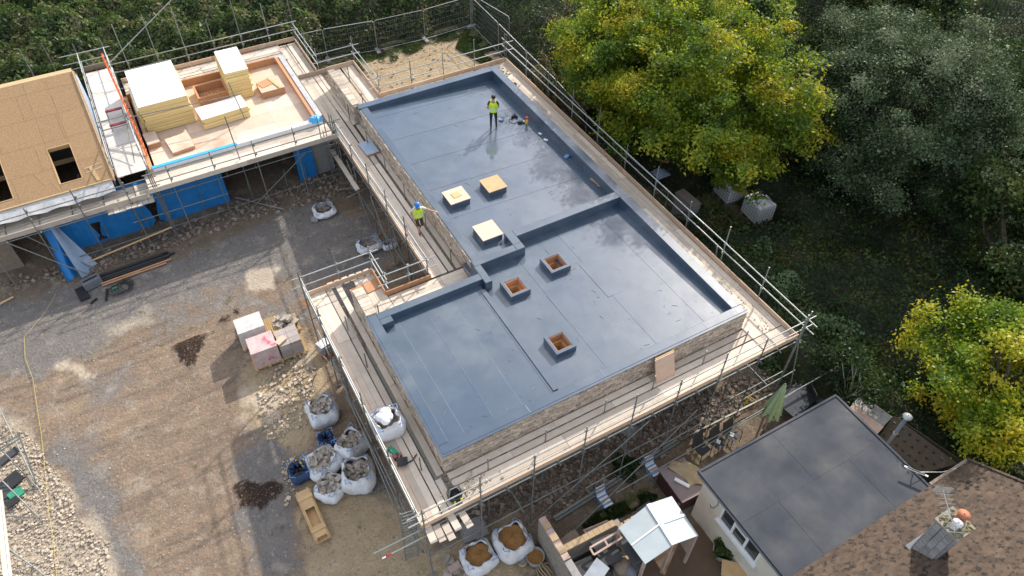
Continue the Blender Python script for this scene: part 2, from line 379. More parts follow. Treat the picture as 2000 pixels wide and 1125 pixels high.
wob = lambda a, s: (vnoise(GX, GY, s, 11)-.5)*a
PXX, PYY = GX+wob(.8, .9)+wob(.3, .35), GY+(vnoise(GX, GY, .9, 12)-.5)*.8
def mk(polys, soft=.3): 
    m = np.zeros(GX.shape)
    for p in polys: m = np.maximum(m, poly_mask(PXX, PYY, p, soft))
    return m
grey = mk([gp((-40, 600), (150, 560), (330, 505), (480, 440), (600, 400), (745, 430), (745, 560), (560, 545), (420, 560), (250, 650), (110, 720), (-40, 760)),  # grey ground, partly building shadow painted into the colour
           gp((425, 872), (540, 850), (600, 900), (560, 960), (600, 1140), (505, 1140), (470, 1000)),  # cast shadow strip of the left scaffold, painted as grey ground
           gp((90, 860), (180, 850), (280, 1125), (200, 1125), (130, 960))], .5)
grey = np.maximum(grey*.9, .55*np.clip((vnoise(GX, GY, 2.3, 21)-.55)*4, 0, 1)*(GY > -2)*(GY < 17)*(GX < 3))
tan = mk([gp((570, 960), (640, 930), (760, 960), (860, 1060), (1000, 1010), (1040, 1140), (605, 1140)),
          gp((480, 700), (600, 640), (640, 730), (600, 820), (480, 830)), gp((560, 780), (620, 840), (560, 900), (520, 860)),
          gp((600, 110), (1000, 60), (985, 125), (740, 190), (690, 120))], .45)
pale = np.maximum(1.2*mk([gp((478, 768), (500, 758), (548, 762), (556, 800), (520, 818), (490, 805)), gp((485, 535), (545, 525), (545, 562), (495, 565)), gp((115, 712), (170, 712), (170, 738), (115, 738)), gp((560, 700), (600, 690), (590, 730))], .15), mk([gp((-60, 770), (30, 830), (70, 880), (130, 960), (140, 1000), (210, 1060), (200, 1140), (-60, 1140)), gp((215, 640), (270, 615), (280, 630), (215, 655))], .4))
orange = mk([gp((600, 570), (640, 545), (660, 550), (620, 600), (575, 600)), gp((690, 165), (720, 165), (715, 185))], .35)
wet = mk([gp((448, 955), (480, 935), (535, 925), (545, 955), (515, 985), (480, 1005), (455, 985)), gp((338, 680), (375, 660), (405, 655), (398, 685), (365, 710)), gp((412, 615), (435, 610), (432, 625), (412, 625)), gp((450, 603), (465, 603), (462, 613), (450, 613))], .16)*1.25
soil = mk([gp((-40, 560), (150, 540), (300, 490), (500, 430), (560, 400), (690, 370), (690, 320), (460, 395), (280, 470), (100, 540), (-40, 590))], .5)
soil = np.maximum(soil, ((GY > 16.3) & (GY < 30) & (GX < 4.4))*1.0)
soil = np.maximum(soil, np.clip((GX-12.5)*.6, 0, 1)*1.0)
soil = np.maximum(soil, np.clip((-1.2-GY)*1.2, 0, 1)*np.clip((GX-1.2)*1.5, 0, 1))
grass = mk([gp((690, 110), (900, 60), (960, 60), (960, 110), (905, 70), (860, 75), (760, 118), (640, 140)), gp((1150, 1010), (1260, 965), (1290, 975), (1170, 1030))], .3)
grass = np.maximum(grass, ((GY > 27.8) | (GX > 15.5))*.6)
GZ = np.where(GY < -3.2, -1.5, -1.5+.052*np.clip(GY, 0, 45))
GZ = GZ+(fbm-.5)*.06+(vnoise(GX, GY, .5, 5)-.5)*.05*np.clip(pale+soil+tan*.5, 0, 1)+wet*.10-.02
nx, ny = len(xs), len(ys)
me = bpy.data.meshes.new('ground')
vid = np.arange(nx*ny).reshape(ny, nx)
fc = np.stack([vid[:-1, :-1], vid[:-1, 1:], vid[1:, 1:], vid[1:, :-1]], -1).reshape(-1, 4)
def fast_mesh(me, verts, quads):
    n = len(quads); k = quads.shape[1]
    me.vertices.add(len(verts)); me.vertices.foreach_set('co', verts.astype(np.float32).ravel())
    me.loops.add(n*k); me.loops.foreach_set('vertex_index', quads.astype(np.int32).ravel())
    me.polygons.add(n); me.polygons.foreach_set('loop_start', np.arange(0, n*k, k, dtype=np.int32))
    me.polygons.foreach_set('loop_total', np.full(n, k, dtype=np.int32)); me.update(calc_edges=True)
fast_mesh(me, np.stack([GX, GY, GZ], -1).reshape(-1, 3), fc)
for an, ch in (('zone_a', (grey, tan, pale)), ('zone_b', (wet, soil, grass)), ('zone_c', (orange, orange*0, orange*0))):
    a = me.color_attributes.new(an, 'FLOAT_COLOR', 'POINT')
    a.data.foreach_set('color', np.stack([*ch, np.ones_like(grey)], -1).astype(np.float32).ravel())
me.polygons.foreach_set('use_smooth', [True]*len(me.polygons))
def ground_mat():
    m = bpy.data.materials.new('site_ground'); m.use_nodes = True; t = m.node_tree; N = t.nodes; L = t.links; p = N['Principled BSDF']
    p.inputs['Roughness'].default_value = .95; p.inputs['Specular IOR Level'].default_value = .2
    pos = N.new('ShaderNodeNewGeometry').outputs['Position']
    def noise(s, d=8, r=.65):
        n = N.new('ShaderNodeTexNoise'); n.inputs['Scale'].default_value = s; n.inputs['Detail'].default_value = d; n.inputs['Roughness'].default_value = r
        L.new(pos, n.inputs['Vector']); return n.outputs['Fac']
    def rng(f, a, b, c=0, d=1):
        r = N.new('ShaderNodeMapRange'); r.inputs[1].default_value = a; r.inputs[2].default_value = b; r.inputs[3].default_value = c; r.inputs[4].default_value = d; L.new(f, r.inputs[0]); return r.outputs[0]
    def mix(f, a, b, bt='MIX'):
        x = N.new('ShaderNodeMix'); x.data_type = 'RGBA'; x.blend_type = bt
        for s_, v in ((0, f), (6, a), (7, b)):
            if isinstance(v, (int, float)): x.inputs[s_].default_value = v
            elif isinstance(v, tuple): x.inputs[s_].default_value = (*v, 1)
            else: L.new(v, x.inputs[s_])
        return x.outputs[2]
    big, mid, fine = noise(.45), noise(2.2), noise(16)
    grit = N.new('ShaderNodeTexVoronoi'); grit.inputs['Scale'].default_value = 13; L.new(pos, grit.inputs['Vector'])
    gsep = N.new('ShaderNodeSeparateColor'); L.new(grit.outputs['Color'], gsep.inputs[0])
    grit2 = N.new('ShaderNodeTexVoronoi'); grit2.inputs['Scale'].default_value = 34; L.new(pos, grit2.inputs['Vector'])
    gsep2 = N.new('ShaderNodeSeparateColor'); L.new(grit2.outputs['Color'], gsep2.inputs[0])
    col = mix(rng(mid, .35, .65), (.285, .205, .145), (.205, .152, .112))
    col = mix(rng(big, .5, .7, 0, .7), col, (.30, .225, .15))
    col = mix(rng(fine, .5, .68, 0, .5), col, (.14, .115, .095))
    mp = N.new('ShaderNodeMapping'); mp.inputs['Rotation'].default_value = (0, 0, -.55); mp.inputs['Scale'].default_value = (.22, 1.9, 1); L.new(pos, mp.inputs[0])
    trk = N.new('ShaderNodeTexNoise'); trk.inputs['Scale'].default_value = 1.3; trk.inputs['Detail'].default_value = 5; L.new(mp.outputs[0], trk.inputs['Vector'])
    col = mix(rng(trk.outputs['Fac'], .53, .66, 0, .6), col, (.115, .092, .075)); col = mix(rng(trk.outputs['Fac'], .42, .32, 0, .5), col, (.36, .265, .185))
    def chan(an, k):
        a = N.new('ShaderNodeVertexColor'); a.layer_name = an; s = N.new('ShaderNodeSeparateColor'); L.new(a.outputs[0], s.inputs[0]); return s.outputs[k]
    def zone(an, k, c1, c2, nz, amp=1.1, amt=1.0, sharp=.22):
        nonlocal col
        f = N.new('ShaderNodeMath'); f.operation = 'MULTIPLY_ADD'; f.inputs[1].default_value = 1; L.new(chan(an, k), f.inputs[0])
        L.new(rng(nz, .3, .7, -amp/2, amp/2), f.inputs[2])
        ff = rng(f.outputs[0], .5-sharp, .5+sharp, 0, amt)
        col = mix(ff, col, mix(rng(mid, .3, .7), c1, c2))
    n4 = noise(1.3)
    zone('zone_b', 1, (.15, .115, .085), (.21, .16, .115), n4, .6)
    zone('zone_a', 0, (.145, .138, .135), (.20, .188, .178), n4, .8, .9)
    zone('zone_a', 1, (.46, .355, .225), (.35, .265, .165), n4, .5, .95)
    zone('zone_a', 2, (.56, .48, .38), (.45, .37, .28), n4, .9, .85, .4)
    zone('zone_c', 0, (.34, .155, .05), (.28, .13, .05), noise(3), .8, .85)
    zone('zone_b', 2, (.05, .075, .02), (.09, .095, .03), noise(3), 1.2)
    zone('zone_b', 0, (.022, .013, .009), (.045, .025, .016), noise(6), .7, .97, .25)
    # loose chips: light and dark stones scattered over everything
    col = mix(rng(gsep.outputs[0], .96, .98, 0, .28), col, (.48, .42, .35))
    col = mix(rng(gsep.outputs[1], .90, .94, 0, .25), col, (.09, .078, .07))
    col = mix(rng(gsep2.outputs[0], .95, .97, 0, .32), col, (.50, .45, .38))
    col = mix(rng(gsep2.outputs[1], .80, .88, 0, .3), col, (.10, .085, .075))
    L.new(col, p.inputs['Base Color'])
    b = N.new('ShaderNodeBump'); b.inputs['Strength'].default_value = .9; b.inputs['Distance'].default_value = .08
    mx = N.new('ShaderNodeMath'); mx.operation = 'ADD'; L.new(noise(7), mx.inputs[0]); L.new(gsep.outputs[2], mx.inputs[1])
    mm = N.new('ShaderNodeMath'); mm.operation = 'MULTIPLY_ADD'; mm.inputs[1].default_value = .25; L.new(gsep.outputs[2], mm.inputs[0]); L.new(noise(8), mm.inputs[2])
    L.new(mm.outputs[0], b.inputs['Height']); L.new(b.outputs[0], p.inputs['Normal'])
    return m
me.materials.append(ground_mat())
go = bpy.data.objects.new('ground', me); C.objects.link(go); tag(go, 'rutted gravel and dusty hardcore ground of the building site', 'ground', kind='structure')

# ================================================================ main building
RZ = 3.0
mb_ = thing('stone_building', 'L-shaped stone-walled building with a new slate-blue membrane flat roof', 'building', (0, 0, -1.5))
def wallbox(name, x0, x1, y0, y1, z0=-1.7, z1=2.30, m=m_mortar):
    return MB().b2(x0, x1, y0, y1, z0, z1).build(name, m, mb_)
wallbox('wall', .06, 12.04, .06, .46); wallbox('wall', 11.64, 12.04, .46, 19.04); wallbox('wall', 4.61, 11.64, 18.64, 19.04)
wallbox('wall', 4.61, 5.0, 6.3, 18.64); wallbox('wall', .06, 4.61, 5.85, 6.24); wallbox('wall', .06, .46, .46, 5.85)
wallbox('wing_wall', 4.38, 4.66, 19.04, 22.7, -1.0, 2.98); wallbox('wing_wall', .06, .40, 6.24, 7.75, -1.6, 2.98)
def facing(axis, const, a0, a1, z0, z1, out, seed):
    """coursed rubble: one mesh of separate stones on a wall face"""
    rng = random.Random(seed); b = MB(); z = z0
    while z < z1-.02:
        h = min(rng.uniform(.07, .13), z1-z); a = a0
        while a < a1-.02:
            w = min(rng.uniform(.12, .34), a1-a); t = rng.uniform(.045, .085)
            c0 = const+out*(t/2-.02)
            g = .006
            if axis == 'x': b.box((a+w/2, c0, z+h/2), (w-g*2, t, h-g*2), rotz(rng.uniform(-.02, .02)))
            else: b.box((c0, a+w/2, z+h/2), (t, w-g*2, h-g*2), rotz(rng.uniform(-.02, .02)))
            a += w
        z += h
    return b.build('stone_facing', m_stone, mb_, kind='stuff')
facing('x', .02, -.03, 12.12, 1.2, 2.955, -1, 1); facing('y', .02, 0.02, 7.75, 1.5, 2.955, -1, 2); facing('y', 4.585, 7.0, 19.1, 1.5, 2.93, -1, 3)
facing('y', 4.38, 19.1, 22.7, 1.5, 2.98, -1, 4); facing('x', 7.75, .0, .42, 1.5, 2.98, 1, 5); facing('y', 12.04, 0, 19.1, 1.9, 2.9, 1, 6)
for (x0, x1, y0, y1) in ((4.34, 4.68, 19.15, 22.7), (.02, .42, 6.35, 7.75)):
    rng = random.Random(int(y1*10)); b = MB(); y = y0
    while y < y1-.03:
        w = min(rng.uniform(.15, .3), y1-y); b.box(((x0+x1)/2, y+w/2, 2.99+rng.uniform(0, .02)), (x1-x0, w-.012, .05)); y += w
    b.build('coping_stones', m_stone, mb_, kind='stuff')
# roof planes
zU = lambda x, y: 2.76-.040*(x-4.9)            # upper roof falls to the right
zM = lambda x, y: 2.74-.030*y                  # middle roof falls to the back
zL = lambda x, y: 2.80-.018*y
holes = [(7.12, 7.76, 5.24, 5.92), (5.16, 5.78, 4.90, 5.56), (5.20, 5.78, 1.76, 2.42)]
def sheets(x0, x1, y0, y1, zf, step, along, holes=(), th=.007, start=0.0):
    a0, a1 = (x0, x1) if along == 'y' else (y0, y1)
    a = a0; i = 0; edges = [a0]
    q = a0+start
    while q < a1-.15:
        if q > a0+.15: edges.append(q)
        q += step
    edges.append(a1)
    for i in range(len(edges)-1):
        e0, e1 = edges[i], edges[i+1]; b = MB()
        ov = .07 if i < len(edges)-2 else 0
        X0, X1, Y0, Y1 = (e0, e1+ov, y0, y1) if along == 'y' else (x0, x1, e0, e1+ov)
        for (p, q_, r0, s0) in rects(X0, X1, Y0, Y1, holes):
            lift = lambda x, y: zf(x, y)+(th*(1 if i % 2 else 1.9))+.0015*math.sin(x*3.1+y*2.3)
            nu = max(1, int((q_-p)/1.2)); nv = max(1, int((s0-r0)/1.2))
            b.slab(lambda u, v: (p+(q_-p)*u, r0+(s0-r0)*v, lift(p+(q_-p)*u, r0+(s0-r0)*v)), nu, nv, .0045)
        b.build('membrane_sheet', m_mem, mb_)
def deckplate(x0, x1, y0, y1, zf, holes=()):
    b = MB()
    for (p, q, r0, s0) in rects(x0, x1, y0, y1, holes):
        b.prism([(p, r0), (q, r0), (q, s0), (p, s0)], lambda x, y: zf(x, y)-.2, lambda x, y: zf(x, y))
    b.build('roof_deck', m_mem, mb_)
deckplate(4.9, 11.72, 7.6, 18.75, zU); deckplate(4.9, 6.5, 6.95, 7.6, zU); deckplate(4.4, 11.72, .34, 7.5, zM, holes); deckplate(.34, 4.4, .34, 6.0, zL)
sheets(4.93, 11.72, 7.79, 18.74, zU, 1.02, 'x'); sheets(4.93, 6.41, 7.05, 7.79, zU, 1.02, 'x'); sheets(4.36, 11.72, .36, 7.42, zM, 1.06, 'y', holes, start=.95); sheets(.36, 4.36, .36, 6.0, zL, 1.06, 'y', start=.62)
# chalky lap lines on the left roof and where the sheets meet
for x in (.98, 2.04, 3.10): MB().prism([(x-.005, .5), (x+.005, .5), (x+.005, 5.7), (x-.005, 5.7)], lambda x, y: zL(x, y)+.008, lambda x, y: zL(x, y)+.0175).build('lap_line', m_scuff, mb_)
# kerbs wrapped in membrane
def kerb(x0, x1, y0, y1, z1=RZ, z0=2.35):
    b = MB(); e = .012
    p = [(x0, y0), (x1, y0), (x1, y1), (x0, y1)]
    vs = [(x, y, z0) for x, y in p]+[(x, y, z1-e) for x, y in p]+[(x+(e if x == x0 else -e), y+(e if y == y0 else -e), z1) for x, y in p]
    fs = [(3, 2, 1, 0), (8, 9, 10, 11)]
    for k in range(2):
        for i in range(4): j = (i+1) % 4; fs.append((k*4+i, k*4+j, k*4+4+j, k*4+4+i))
    b.add(vs, fs); return b.build('roof_kerb', m_mem, mb_)
kerb(.03, 12.08, .03, .36); kerb(11.72, 12.12, .362, 7.40); kerb(11.72, 12.12, 7.402, 19.12); kerb(4.53, 11.718, 18.74, 19.12, RZ-.001)
kerb(4.60, 4.93, 7.06, 18.738, RZ-.03); kerb(6.76, 11.718, 7.42, 7.80); kerb(6.40, 6.758, 7.06, 7.80, RZ-.002); kerb(4.53, 6.398, 6.72, 7.058, RZ); kerb(6.40, 6.758, 6.72, 7.058, RZ)
kerb(4.50, 4.78, 5.75, 6.718, RZ-.002); kerb(.36, 4.498, 6.0, 6.32); kerb(.03, .358, .362, 6.32, RZ-.001); kerb(.36, .80, 5.72, 5.998, RZ-.003)
for (a, c, d, e, z) in ((-.05, 12.11, -.05, .03, 2.985), (-.05, .03, .03, 6.32, 2.985)): MB().b2(a, c, d, e, z-.028, z).build('edge_trim', m_mem, mb_)
# expansion strip between left and middle roof
MB().prism([(4.26, .5), (4.44, .5), (4.44, 5.70), (4.26, 5.70)], lambda x, y: zL(x, y)-.05, lambda x, y: zL(x, y)+.055).build('expansion_strip', m_mem, mb_)
MB().prism([(4.20, .5), (4.212, .5), (4.212, 5.6), (4.20, 5.6)], lambda x, y: zL(x, y)-.01, lambda x, y: zL(x, y)+.022).build('lap_line', m_scuff, mb_)
for x in (10.3, 9.05, 6.0, 3.1): MB().b2(x, x+.02, .05, .362, 2.98, 3.0035).build('lap_line', m_scuff, mb_)
# patches (cut membrane laid over the sheets)
for (x0, x1, y0, y1) in ((7.6, 8.1, 5.1, 6.6), (8.3, 8.95, 3.2, 5.2), (6.35, 6.5, 3.0, 4.4)):
    MB().prism([(x0, y0), (x1, y0), (x1, y1), (x0, y1)], lambda x, y: zM(x, y)+.004, lambda x, y: zM(x, y)+.0185).build('membrane_patch', m_mem, mb_)
rng = random.Random(77); k = MB()
for (x0, x1, y0, y1, zf, n) in ((5, 11.6, 8, 18.6, zU, 90), (4.6, 11.5, .5, 6.6, zM, 90), (.5, 4.1, .5, 5.6, zL, 50)):
    for _ in range(n):
        x, y = rng.uniform(x0, x1), rng.uniform(y0, y1)
        if any(a-.2 < x < c+.2 and d-.2 < y < e+.2 for a, c, d, e in holes): continue
        a, l, w_ = rng.uniform(0, 3.14), rng.choice((.03, .04, .06, .1, .2)), rng.uniform(.005, .016)
        ux, uy = math.cos(a), math.sin(a)
        k.prism([(x-ux*l/2-uy*w_/2, y-uy*l/2+ux*w_/2), (x-ux*l/2+uy*w_/2, y-uy*l/2-ux*w_/2), (x+ux*l/2+uy*w_*.2, y+uy*l/2-ux*w_*.2), (x+ux*l/2-uy*w_*.2, y+uy*l/2+ux*w_*.2)], lambda x, y: zf(x, y)+.006, lambda x, y: zf(x, y)+.0192)
k.build('scuff_marks', m_scuff, mb_, kind='stuff')
# rooflight kerbs
def ring(b, x0, x1, y0, y1, t, z0, z1):
    b.b2(x0, x1, y0, y0+t, z0, z1).b2(x0, x1, y1-t, y1, z0, z1).b2(x0, x0+t, y0+t, y1-t, z0, z1).b2(x1-t, x1, y0+t, y1-t, z0, z1); return b
for (x0, x1, y0, y1) in holes:
    o0, o1, q0, q1 = x0-.11, x1+.11, y0-.11, y1+.11; zr = zM(x0, y0)
    k = ring(MB(), o0, o1, q0, q1, .107, zr-.15, zr+.26).build('rooflight_kerb', m_mem, mb_)
    ring(MB(), x0-.002, x1+.002, y0-.002, y1+.002, .03, zr-.32, zr+.235).build('timber_lining', m_plyo, k)
    ring(MB(), x0+.03, x1-.03, y0+.03, y1-.03, .05, zr-.62, zr-.10).build('timber_lining', m_timber, k)
    ring(MB(), x0-.03, x1+.03, y0-.03, y1+.03, .03, zr-1.9, zr-.64).build('shaft_lining', m_dark, k)
    MB().b2(x0-.03, x1+.03, y0-.03, y1+.03, zr-2.0, zr-1.9).build('shaft_floor', m_dark, k)
lids = [(5.30, 6.22, 10.33, 11.24), (7.08, 7.96, 10.33, 11.26), (5.46, 6.36, 7.78, 8.74)]
lidlab = ['pale square plywood cover on the roof hatch nearest the walkway, small offcut on it', 'tan square plywood cover on the farthest roof hatch', 'clean pale plywood cover on the roof hatch beside the kerb notch']
for i, (x0, x1, y0, y1) in enumerate(lids):
    zr = zU(x0, y0)
    MB().b2(x0+.03, x1-.03, y0+.03, y1-.03, zr-.05, zr+.25).build('rooflight_kerb', m_mem, mb_)
    t = MB().b2(x0, x1, y0, y1, zr+.252, zr+.285).build('plywood_cover', m_ply if i != 1 else m_timber, None, label=lidlab[i], cat='plywood cover', group='covers on the roof hatches')
    if i == 0: MB().box((5.76, 10.80, zr+.297), (.36, .34, .02), rotz(.12)).build('plywood_offcut', m_timber, None, label='small tan plywood offcut lying on the nearest hatch cover', cat='plywood')
# ================================================================ scaffolds
DZ = 2.0
BL = 3.9
def boards(t, along, rows, a0, a1, z=DZ, w=.222, seed=0, m=None, jit=.0, gapz=None):
    """rows of planks laid end to end; along = axis they run"""
    rng = random.Random(seed)
    for r in rows:
        a = a0+rng.uniform(-.05, .05)*jit; first = True
        L = BL*(.55 if rng.random() < .3 else 1)
        while a < a1-.05:
            e = min(a+L, a1+rng.uniform(-.06, .06)*jit); L = BL
            if a1-e < .5: e = a1
            d = (e-a-.012, w, .038); cz = z-.019+rng.uniform(-.004, .004)
            rt = rotz(rng.uniform(-.004, .004))
            if along == 'x': plank('scaffold_board', ((a+e)/2, r, cz), d, m or m_board, t, rt)
            else: plank('scaffold_board', (r, (a+e)/2, cz), (d[1], d[0], d[2]), m or m_board, t, rt)
            a = e
def toe(t, p0, p1, z=DZ, h=.225, m=None, lap=3.9):
    p0 = Vector((*p0, z+h/2)); p1 = Vector((*p1, z+h/2)); d = p1-p0; n = max(1, round(d.length/lap))
    a = math.atan2(d.y, d.x)
    for i in range(n):
        q0 = p0+d*(i/n); q1 = p0+d*((i+1)/n)
        plank('toe_board', (q0+q1)/2+Vector((0, 0, .006*(i % 2))), ((q1-q0).length-.006, .038, h), m or m_toe, t, rotz(a))
def tube_(t, n, p0, p1, m=None, r=.0245): pole(n, p0, p1, r, m or m_steel, t)
def rails(t, p0, p1, zs=(2.55, 3.02), ext=.25, m=None, zb=0):
    p0 = Vector((*p0, 0)); p1 = Vector((*p1, 0)); d = (p1-p0).normalized(); n = max(1, math.ceil((p1-p0).length/6.4))
    for k, z in enumerate(zs):
        for i in range(n):
            q0 = p0.lerp(p1, i/n)-d*(ext if i == 0 else .15); q1 = p0.lerp(p1, (i+1)/n)+d*(ext if i == n-1 else .15)
            o = Vector((0, 0, z+zb+.006*((i+k) % 2)))
            tube_(t, 'guard_rail', q0+o, q1+o, m or m_steelb)
def couplers(t, pts):
    b = MB()
    for p in pts: b.box(p, (.085, .085, .09), rotz(.4))
    if pts: b.build('couplers', m_steel, t, kind='stuff')
def uprights(t, p0, p1, n, top=3.45, seed=0, base=None, jitter=.35, feet=True):
    rng = random.Random(seed); out = []
    cp = []
    for i in range(n+1):
        f = i/n; x = p0[0]+(p1[0]-p0[0])*f; y = p0[1]+(p1[1]-p0[1])*f
        z0 = gz(x, y)+.03 if base is None else base; z1 = top+rng.uniform(-jitter, jitter)
        l = rng.uniform(-.02, .02)
        tube_(t, 'upright_tube', (x, y, z0), (x+l, y+rng.uniform(-.02, .02), z1))
        if feet and base is None: plank('base_plate', (x, y, gz(x, y)+.02), (.22, .22, .05), m_timd, t)
        cp += [(x+.03, y+.03, z) for z in (1.86, 2.55, 3.02)]; out.append((x, y))
    couplers(t, cp); return out
def under(t, o0, o1, i0, i1, n, z=1.93, ledge=(1.87,)):
    """transoms across and ledgers along below a deck"""
    o0, o1, i0, i1 = map(Vector, (o0, o1, i0, i1))
    for i in range(n+1):
        f = i/n; a = o0.lerp(o1, f); b = i0.lerp(i1, f); d = (a-b).normalized()
        tube_(t, 'transom_tube', Vector((*(a+d*.15), z)), Vector((*b, z)))
    for L in ledge:
        tube_(t, 'ledger_tube', Vector((*o0, L)), Vector((*o1, L))); 
        tube_(t, 'ledger_tube', Vector((*i0, L)), Vector((*i1, L)))

# --- front
t = thing('scaffold', 'long timber scaffold walkway in front of the stone wall, above the garden rubble', 'scaffold', (6, -1.35, -1.5), 'scaffolds round the stone building')
boards(t, 'x', (-1.20, -.972, -.744, -.47, -.19), .02, 12.15, seed=1)
boards(t, 'x', (-1.20, -.972, -.744), 12.16, 13.55, seed=2); 
toe(t, (-1.40, -1.345), (13.62, -1.345)); rails(t, (-1.4, -1.40), (13.7, -1.40), ext=.4)
fx = uprights(t, (-1.34, -1.42), (13.62, -1.42), 8, 3.5, 3); under(t, (-1.34, -1.40), (13.62, -1.40), (-1.34, -.1), (13.62, -.1), 16, ledge=(1.87, .02))
for x in (1.2, 3.3, 5.6, 7.6, 9.8, 11.7): tube_(t, 'upright_tube', (x, -.60, -1.4), (x+.03, -.60, 2.75))
for x in (2.0, 6.3, 10.5, 12.6): tube_(t, 'transom_tube', (x, -1.6, .06), (x, -.2, .06))
tube_(t, 'brace_tube', (2.4, -1.5, -1.3), (6.9, -1.5, 1.8))
tube_(t, 'brace_tube', (2.6, -2.7, -1.3), (9.1, -1.55, .9)); tube_(t, 'ledger_tube', (4.2, -1.9, .2), (14.0, -1.62, .1)); tube_(t, 'ledger_tube', (5.2, -2.35, -.3), (15.2, -2.2, -.2)); tube_(t, 'ledger_tube', (9.0, -2.35, -.45), (15.6, -2.15, -.3))
tube_(t, 'brace_tube', (13.6, -1.42, 2.3), (13.9, -1.9, -1.2))
# --- left of the left roof
t = thing('scaffold', 'shaded timber scaffold walkway left of the lower roof, with the white bulk bag on it', 'scaffold', (-1.4, 3, -1.5), 'scaffolds round the stone building')
boards(t, 'y', (-1.27, -1.042, -.814), -1.32, 9.25, seed=4); boards(t, 'y', (-.55,), -1.32, 9.25, seed=5); boards(t, 'y', (-.17,), -.02, 9.25, seed=6)
for i, x in enumerate((-1.24, -1.0, -.74, -.46, -.12)): plank('scaffold_board', (x, -1.62-.09*(i % 3), 1.94), (.222, .55, .038), m_board, t, rotz(.03*(i-2)))
plank('scaffold_board', (-.30, -.72, DZ-.02), (.2, 1.2, .036), m_board, t); 
toe(t, (-1.40, -1.32), (-1.40, 9.28)); toe(t, (-1.36, 9.27), (1.25, 9.27)); toe(t, (1.27, 9.27), (1.27, 7.86), m=m_plyo); toe(t, (1.29, 7.84), (3.12, 7.84), m=m_plyo)
rails(t, (-1.45, -1.35), (-1.45, 9.3), ext=.1); rails(t, (-1.42, 9.33), (1.3, 9.33), ext=.35); rails(t, (1.33, 9.3), (1.33, 7.9)); rails(t, (1.3, 7.92), (3.2, 7.92))
uprights(t, (-1.47, .75), (-1.47, 9.3), 4, 3.4, 5); uprights(t, (-.05, 9.35), (1.33, 9.35), 1, 3.5, 6); uprights(t, (1.36, 7.95), (2.3, 7.95), 1, 3.3, 7)
under(t, (-1.40, -1.3), (-1.40, 9.2), (-.1, -1.3), (-.1, 9.2), 10, ledge=(1.87, .05))
tube_(t, 'brace_tube', (-1.55, 1.0, -1.3), (-1.55, 6.0, 1.9)); tube_(t, 'brace_tube', (-1.55, 8.8, -1.0), (-1.55, 5.2, 1.9)); tube_(t, 'ledger_tube', (-1.62, -1.2, 1.2), (-1.62, 4.8, 1.2))
for y in (.4, 2.6, 5.0, 6.9): tube_(t, 'upright_tube', (-.62, y, -1.3), (-.62, y+.02, 2.8))
boards(t, 'y', (.55, .78, 1.01, 1.2), 6.36, 9.2, seed=8); boards(t, 'x', (6.5, 6.73, 6.96, 7.19, 7.42, 7.65), 1.33, 4.5, seed=9)
plank('plywood_sheet', (.72, 8.55, DZ+.03), (1.15, .55, .02), m_plyo, t, rotz(.1))
for i in range(6): plank('scaffold_board', (-.4+.3*i, 9.42, 1.95), (.22, .35, .038), m_board, t, rotz(.05*(i % 3-1)))
tube_(t, 'brace_tube', (2.2, 8.1, -1.0), (1.4, 7.9, 1.9)); tube_(t, 'upright_tube', (.62, 6.9, 1.5), (.62, 6.9, 2.75))
# --- yard walkway
t = thing('scaffold', 'narrow scaffold walkway along the inner yard side of the upper roof', 'scaffold', (3.2, 14, -.8), 'scaffolds round the stone building')
boards(t, 'y', (3.30, 3.53, 3.76), 7.86, 24.3, seed=10); boards(t, 'y', (4.05,), 7.86, 24.3, seed=11); boards(t, 'y', (4.40,), 7.86, 19.0, seed=12); boards(t, 'y', (4.27,), 19.1, 24.3, w=.15, seed=13)
toe(t, (3.16, 7.86), (3.16, 18.2)); rails(t, (3.11, 7.9), (3.11, 18.3), ext=.1); uprights(t, (3.09, 7.95), (3.09, 18.2), 5, 3.3, 14)
under(t, (3.12, 8), (3.12, 24), (4.5, 8), (4.5, 24), 14, ledge=(1.87, .2))
for y in (8.2, 10.6, 12.8, 15.0, 17.2, 19.6): tube_(t, 'upright_tube', (4.22, y, -.9), (4.22, y+.02, 2.85))
for y in (9, 11.5, 14.5): tube_(t, 'brace_tube', (3.0, y, -.9), (3.0, y+2.4, 1.8))
toe(t, (3.16, 24.35), (4.7, 24.35)); plank('scaffold_board', (2.9, 17.3, 1.0), (.22, 3.5, .04), m_board, t); tube_(t, 'brace_tube', (2.6, 12.0, -.9), (3.0, 9.2, 1.4)); tube_(t, 'transom_tube', (2.2, 15.0, 1.2), (3.3, 15.2, 1.2)); tube_(t, 'transom_tube', (2.1, 16.2, .8), (3.3, 16.0, .8))
# --- behind
t = thing('scaffold', 'scaffold platform behind the upper roof beside the bare soil', 'scaffold', (9, 20.8, -.4), 'scaffolds round the stone building')
boards(t, 'y', (4.84, 5.07, 5.30, 5.62, 5.85, 6.05), 19.2, 24.4, seed=15); boards(t, 'x', (19.3, 19.53, 19.76, 20.05, 20.28, 20.55), 6.2, 13.5, seed=16)
toe(t, (4.70, 24.42), (6.22, 24.42)); toe(t, (6.24, 24.42), (6.24, 20.80)); toe(t, (6.24, 20.74), (13.55, 20.74), m=m_toe)
rails(t, (4.5, 24.5), (6.3, 24.5), ext=.4); rails(t, (6.32, 24.5), (6.32, 20.9)); rails(t, (6.3, 20.84), (13.6, 20.84), ext=.5)
uprights(t, (6.34, 24.52), (6.34, 20.9), 1, 3.5, 17); uprights(t, (8.1, 20.86), (13.6, 20.86), 3, 3.7, 18); under(t, (6.3, 20.8), (13.6, 20.8), (6.3, 19.2), (13.6, 19.2), 7)
for x in (7.2, 8.6, 10.2, 11.6): tube_(t, 'upright_tube', (x, 19.6, 1.4), (x, 19.6, 2.7))
